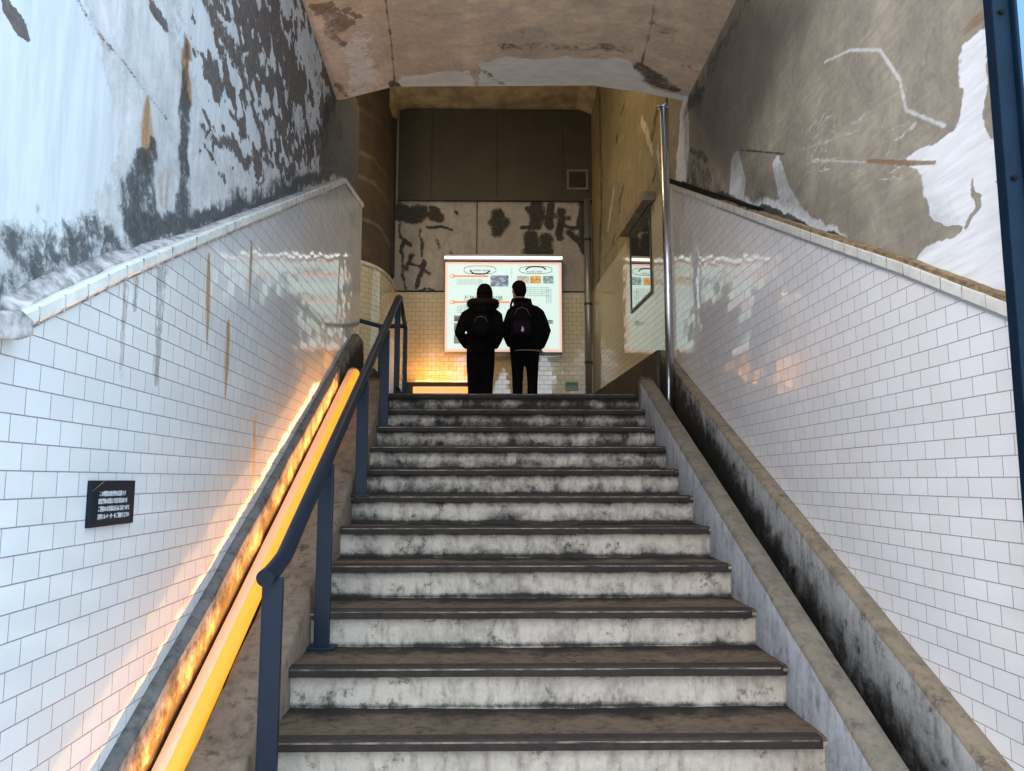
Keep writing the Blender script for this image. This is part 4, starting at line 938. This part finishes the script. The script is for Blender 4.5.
p0 = atY(480.5, 393, 8.95)
A = person((p0.x, 8.95, ZB_), .95, 'person in a dark hooded winter coat with fur trim and dark cap, hands in pockets', 0, .03, .06, .02, True,
    dict(arms=(((-.185, -.01, 1.335), (-.262, -.065, 1.09), (-.165, .10, .945)), ((.185, -.01, 1.335), (.225, -.065, 1.08), (.165, .10, .945))), aw=.068,
         rings=[(.0, 0, .845, .158, .135), (0, 0, .90, .165, .14), (0, 0, 1.05, .172, .14), (0, 0, 1.2, .185, .145), (0, 0, 1.32, .195, .135), (0, 0, 1.395, .150, .115), (.01, 0, 1.44, .085, .09)]),
    ((-.075, -.078, -.082), (.075, .072, .068), 1.02))
root, body, jac, G, HD, R, lring, hring = A
# knitted cap with hair below, furry hood lying on the shoulders
MB().loft([hring(-.035, .098, -.112, .085), hring(0, .101, -.116, .100), hring(.05, .094, -.114, .104), hring(.09, .075, -.096, .080), hring(.115, .046, -.06, .045), hring(.123, .012, -.02, .012)]).build('knitted_cap', knit, root)
hm = MB().loft([hring(-.11, .085, -.10, .03), hring(-.07, .098, -.112, .045), hring(-.03, .097, -.112, .06), hring(.0, .080, -.100, .05)]); hm.build('hair', hairm, root)
hd = MB(); cpt = []
for k in range(24):
    a = 2*PI*k/24; cpt.append(G(.015+.156*math.cos(a), -.025+.120*math.sin(a), 1.452-.022*math.sin(a)+.02*math.cos(2*a)*.5))
hd.tube(cpt, R(.045), 12, True)
hood = fuse(MB().loft([lring(.01, -.06, 1.28, .07, .05), lring(.015, -.10, 1.34, .125, .085), lring(.02, -.06, 1.42, .15, .115), lring(.02, -.02, 1.455, .13, .11)]), 'hood', cloth_k, jac, .012, 4)
fur = hd.build('fur_trim', furm, hood)
rf = random.Random(4); tf = MB()
for k in range(420):
    a = rf.uniform(0, 2*PI); b = rf.uniform(0, 2*PI); c = Vector(G(.015+.156*math.cos(a), -.025+.120*math.sin(a), 1.452-.022*math.sin(a)+.01*math.cos(2*a)))
    n_ = (Vector((math.cos(a), math.sin(a), 0))*math.cos(b)+Vector((0, 0, 1))*math.sin(b)).normalized(); tip = c+n_*R(.058+rf.random()*.012)+Vector((rf.uniform(-.012, .012), rf.uniform(-.012, .012), -.006)); q_ = n_.orthogonal().normalized()*R(.006)
    tf.add([c+n_*R(.03)+q_, c+n_*R(.03)-q_, tip], [(0, 1, 2)])
tf.build('fur_strand', furm, hood, fix=False)

p1 = atY(525.3, 393, 9.15)
B = person((p1.x, 9.15, ZB_), 1.0, 'person with short dark hair in a loose dark jacket, head turned slightly left', 0, -.075, .30, .0, False,
    dict(arms=(((-.150, 0, 1.355), (-.225, -.03, 1.11), (-.17, .13, .96)), ((.160, 0, 1.345), (.243, -.06, 1.10), (.185, .09, .93))), aw=.066,
         rings=[(.022, 0, .868, .178, .13), (.02, 0, .92, .185, .135), (.012, 0, 1.08, .19, .14), (0, 0, 1.24, .192, .14), (0, 0, 1.33, .180, .13), (-.01, 0, 1.40, .140, .115), (-.03, 0, 1.455, .095, .09), (-.055, 0, 1.50, .068, .072)]),
    ((-.090, -.092, -.088), (.080, .086, .084), .80))
root2, body2, jac2, G2, HD2, R2, lring2, hring2 = B
h2_ = MB().loft([hring2(-.075, .052, -.098, -.03), hring2(-.04, .070, -.108, .0), hring2(.0, .081, -.112, .03), hring2(.05, .086, -.114, .098), hring2(.09, .075, -.10, .088), hring2(.118, .048, -.07, .055), hring2(.126, .014, -.02, .012)]); h2_.build('hair', hairm, root2)
cl_ = MB(); cl_.tube([G2(-.055+.085*math.cos(2*PI*k/20), -.005+.078*math.sin(2*PI*k/20), 1.488+.012*math.sin(2*PI*k/20)) for k in range(20)], R2(.022), 10, True); cl_.build('collar', cloth_k, jac2)
hem = MB().loft([ell_ring(G2(.022, 0, .868), .186, .136, 30), ell_ring(G2(.022, 0, .856), .187, .137, 30)], True, True); hem.build('pale_hem', plain('pale_hem', (.20, .19, .18), .8), jac2)
def backpack(label, Gx, Rx, x, ztop, zbot, w, mat, mat2, hasmark):
    y = -.135; bp_ = empty('backpack', Gx(x, y-.10, zbot)); tag(bp_, label, 'backpack')
    def rr(z, wx, ya, yb): return [Gx(x+wx*math.copysign(abs(math.cos(2*PI*k/24))**.55, math.cos(2*PI*k/24)), (ya+yb)/2+(yb-ya)/2*math.copysign(abs(math.sin(2*PI*k/24))**.6, math.sin(2*PI*k/24)), z) for k in range(24)]
    h = ztop-zbot
    MB().loft([rr(zbot, w*.80, y-.10, y+.012), rr(zbot+.03, w*.97, y-.13, y+.012), rr(zbot+h*.35, w, y-.14, y+.012), rr(zbot+h*.72, w*.95, y-.125, y+.012), rr(zbot+h*.93, w*.78, y-.10, y+.012), rr(ztop, w*.50, y-.06, y+.01)]).build('bag', mat, bp_)
    MB().loft([rr(zbot+.03, w*.72, y-.165, y-.10), rr(zbot+h*.10, w*.80, y-.175, y-.10), rr(zbot+h*.38, w*.78, y-.170, y-.10), rr(zbot+h*.46, w*.66, y-.145, y-.10)]).build('front_pocket', mat2, bp_)
    MB().tube([Gx(x-.03, y-.02, ztop-.01), Gx(x-.02, y-.03, ztop+.028), Gx(x+.02, y-.03, ztop+.028), Gx(x+.03, y-.02, ztop-.01)], Rx(.008), 8).build('top_handle', mat2, bp_)
    for s in (-1, 1): MB().tube([Gx(x+s*w*.55, y+.0, ztop-.04), Gx(x+s*w*.70, y+.04, ztop+.055), Gx(x+s*w*.8, y+.13, ztop+.095), Gx(x+s*w*.95, y+.23, ztop+.05), Gx(x+s*w*1.0, y+.285, ztop-.14), Gx(x+s*w*1.05, y+.25, zbot+.12), Gx(x+s*w*1.02, y+.10, zbot+.05), Gx(x+s*w*.9, y-.02, zbot+.05)], Rx(.014), 8).build('shoulder_strap', mat2, bp_)
    zp = MB(); zp.tube([Gx(x-w*.7, y-.118, zbot+h*.62), Gx(x-w*.45, y-.126, zbot+h*.80), Gx(x, y-.124, zbot+h*.86), Gx(x+w*.45, y-.126, zbot+h*.80), Gx(x+w*.7, y-.118, zbot+h*.62)], Rx(.0045), 6); zp.build('zip', plain('zip_dark_grey', (.09, .09, .10), .4) if 'zip_dark_grey' not in bpy.data.materials else bpy.data.materials['zip_dark_grey'], bp_)
    if hasmark: MB().loft([[Gx(x+a_, y-.168-t_, zbot+h*.22+b_) for a_, b_ in ((-.0, .035), (.022, .0), (.012, -.035), (-.014, -.02))] for t_ in (0, .014)], False).build('pale_tag', plain('pale_tag', (.45, .45, .48), .5), bp_)
    return bp_
bpk = plain('black_nylon', (.004, .004, .0045), .85, spec=.06); bpn = plain('purple_black_nylon', (.0042, .0036, .0075), .85, spec=.06); bpp = plain('purple_trim', (.014, .006, .018), .8, spec=.06)
backpack('small black backpack worn over the fur-trimmed coat', G, R, .0, 1.30, 1.0, .115, bpk, bpk, False)
backpack('purple-black backpack with a pale tag on the back of the loose jacket', G2, R2, -.045, 1.40, .985, .130, bpn, bpp, True)

# ------------------------------------------------------------------ light: overcast sky through the entrance, warm passage lamp, added warm fill over the landing
W = bpy.data.worlds.new('sky'); bpy.context.scene.world = W; W.use_nodes = True
wt = W.node_tree; bg = wt.nodes['Background']; tc_ = wt.nodes.new('ShaderNodeTexCoord'); sx_ = wt.nodes.new('ShaderNodeSeparateXYZ'); wt.links.new(tc_.outputs['Generated'], sx_.inputs[0])
mr_ = wt.nodes.new('ShaderNodeMapRange'); wt.links.new(sx_.outputs[0], mr_.inputs['Value']); mr_.inputs['From Min'].default_value = -.6; mr_.inputs['From Max'].default_value = .5
rp = wt.nodes.new('ShaderNodeValToRGB'); wt.links.new(mr_.outputs[0], rp.inputs[0]); el = rp.color_ramp.elements
el[0].color = (.90, .92, 1.0, 1); el[0].position = 0; el[1].color = (.56, .78, 1.0, 1); el[1].position = 1
wt.links.new(rp.outputs[0], bg.inputs[0]); bg.inputs[1].default_value = 4.0
def area(name, loc, tgt, sx, sy, e, col):
    L = bpy.data.lights.new(name, 'AREA'); L.shape = 'RECTANGLE'; L.size = sx; L.size_y = sy; L.energy = e; L.color = col
    o = bpy.data.objects.new(name, L); C.objects.link(o); o.location = loc; o.rotation_euler = (Vector(tgt)-Vector(loc)).to_track_quat('-Z', 'Y').to_euler(); return o
area('landing_fill', (-.2, 7.2, H+4.6), (.1, 8.6, ZL), .5, .5, 28, (1, .74, .38))  # unseen warm light added over the landing, no fixture modelled
area('strip_glow', (-.78, YB-.20, ZL+.70), (-.78, YB, ZL+1.0), .7, .06, 4.0, (1, .42, .06))
area('passage_lamp', (-2.4, 7.0, H+3.6), (0, 9.4, H+2), .4, .4, 22, (1, .76, .45))
sc = bpy.context.scene
sc.view_settings.view_transform = 'Standard'; sc.view_settings.look = 'None'; sc.view_settings.exposure = 0; sc.view_settings.gamma = 1; sc.view_settings.use_curve_mapping = False
sc.cycles.max_bounces = 10; sc.cycles.diffuse_bounces = 6; sc.cycles.use_denoising = True
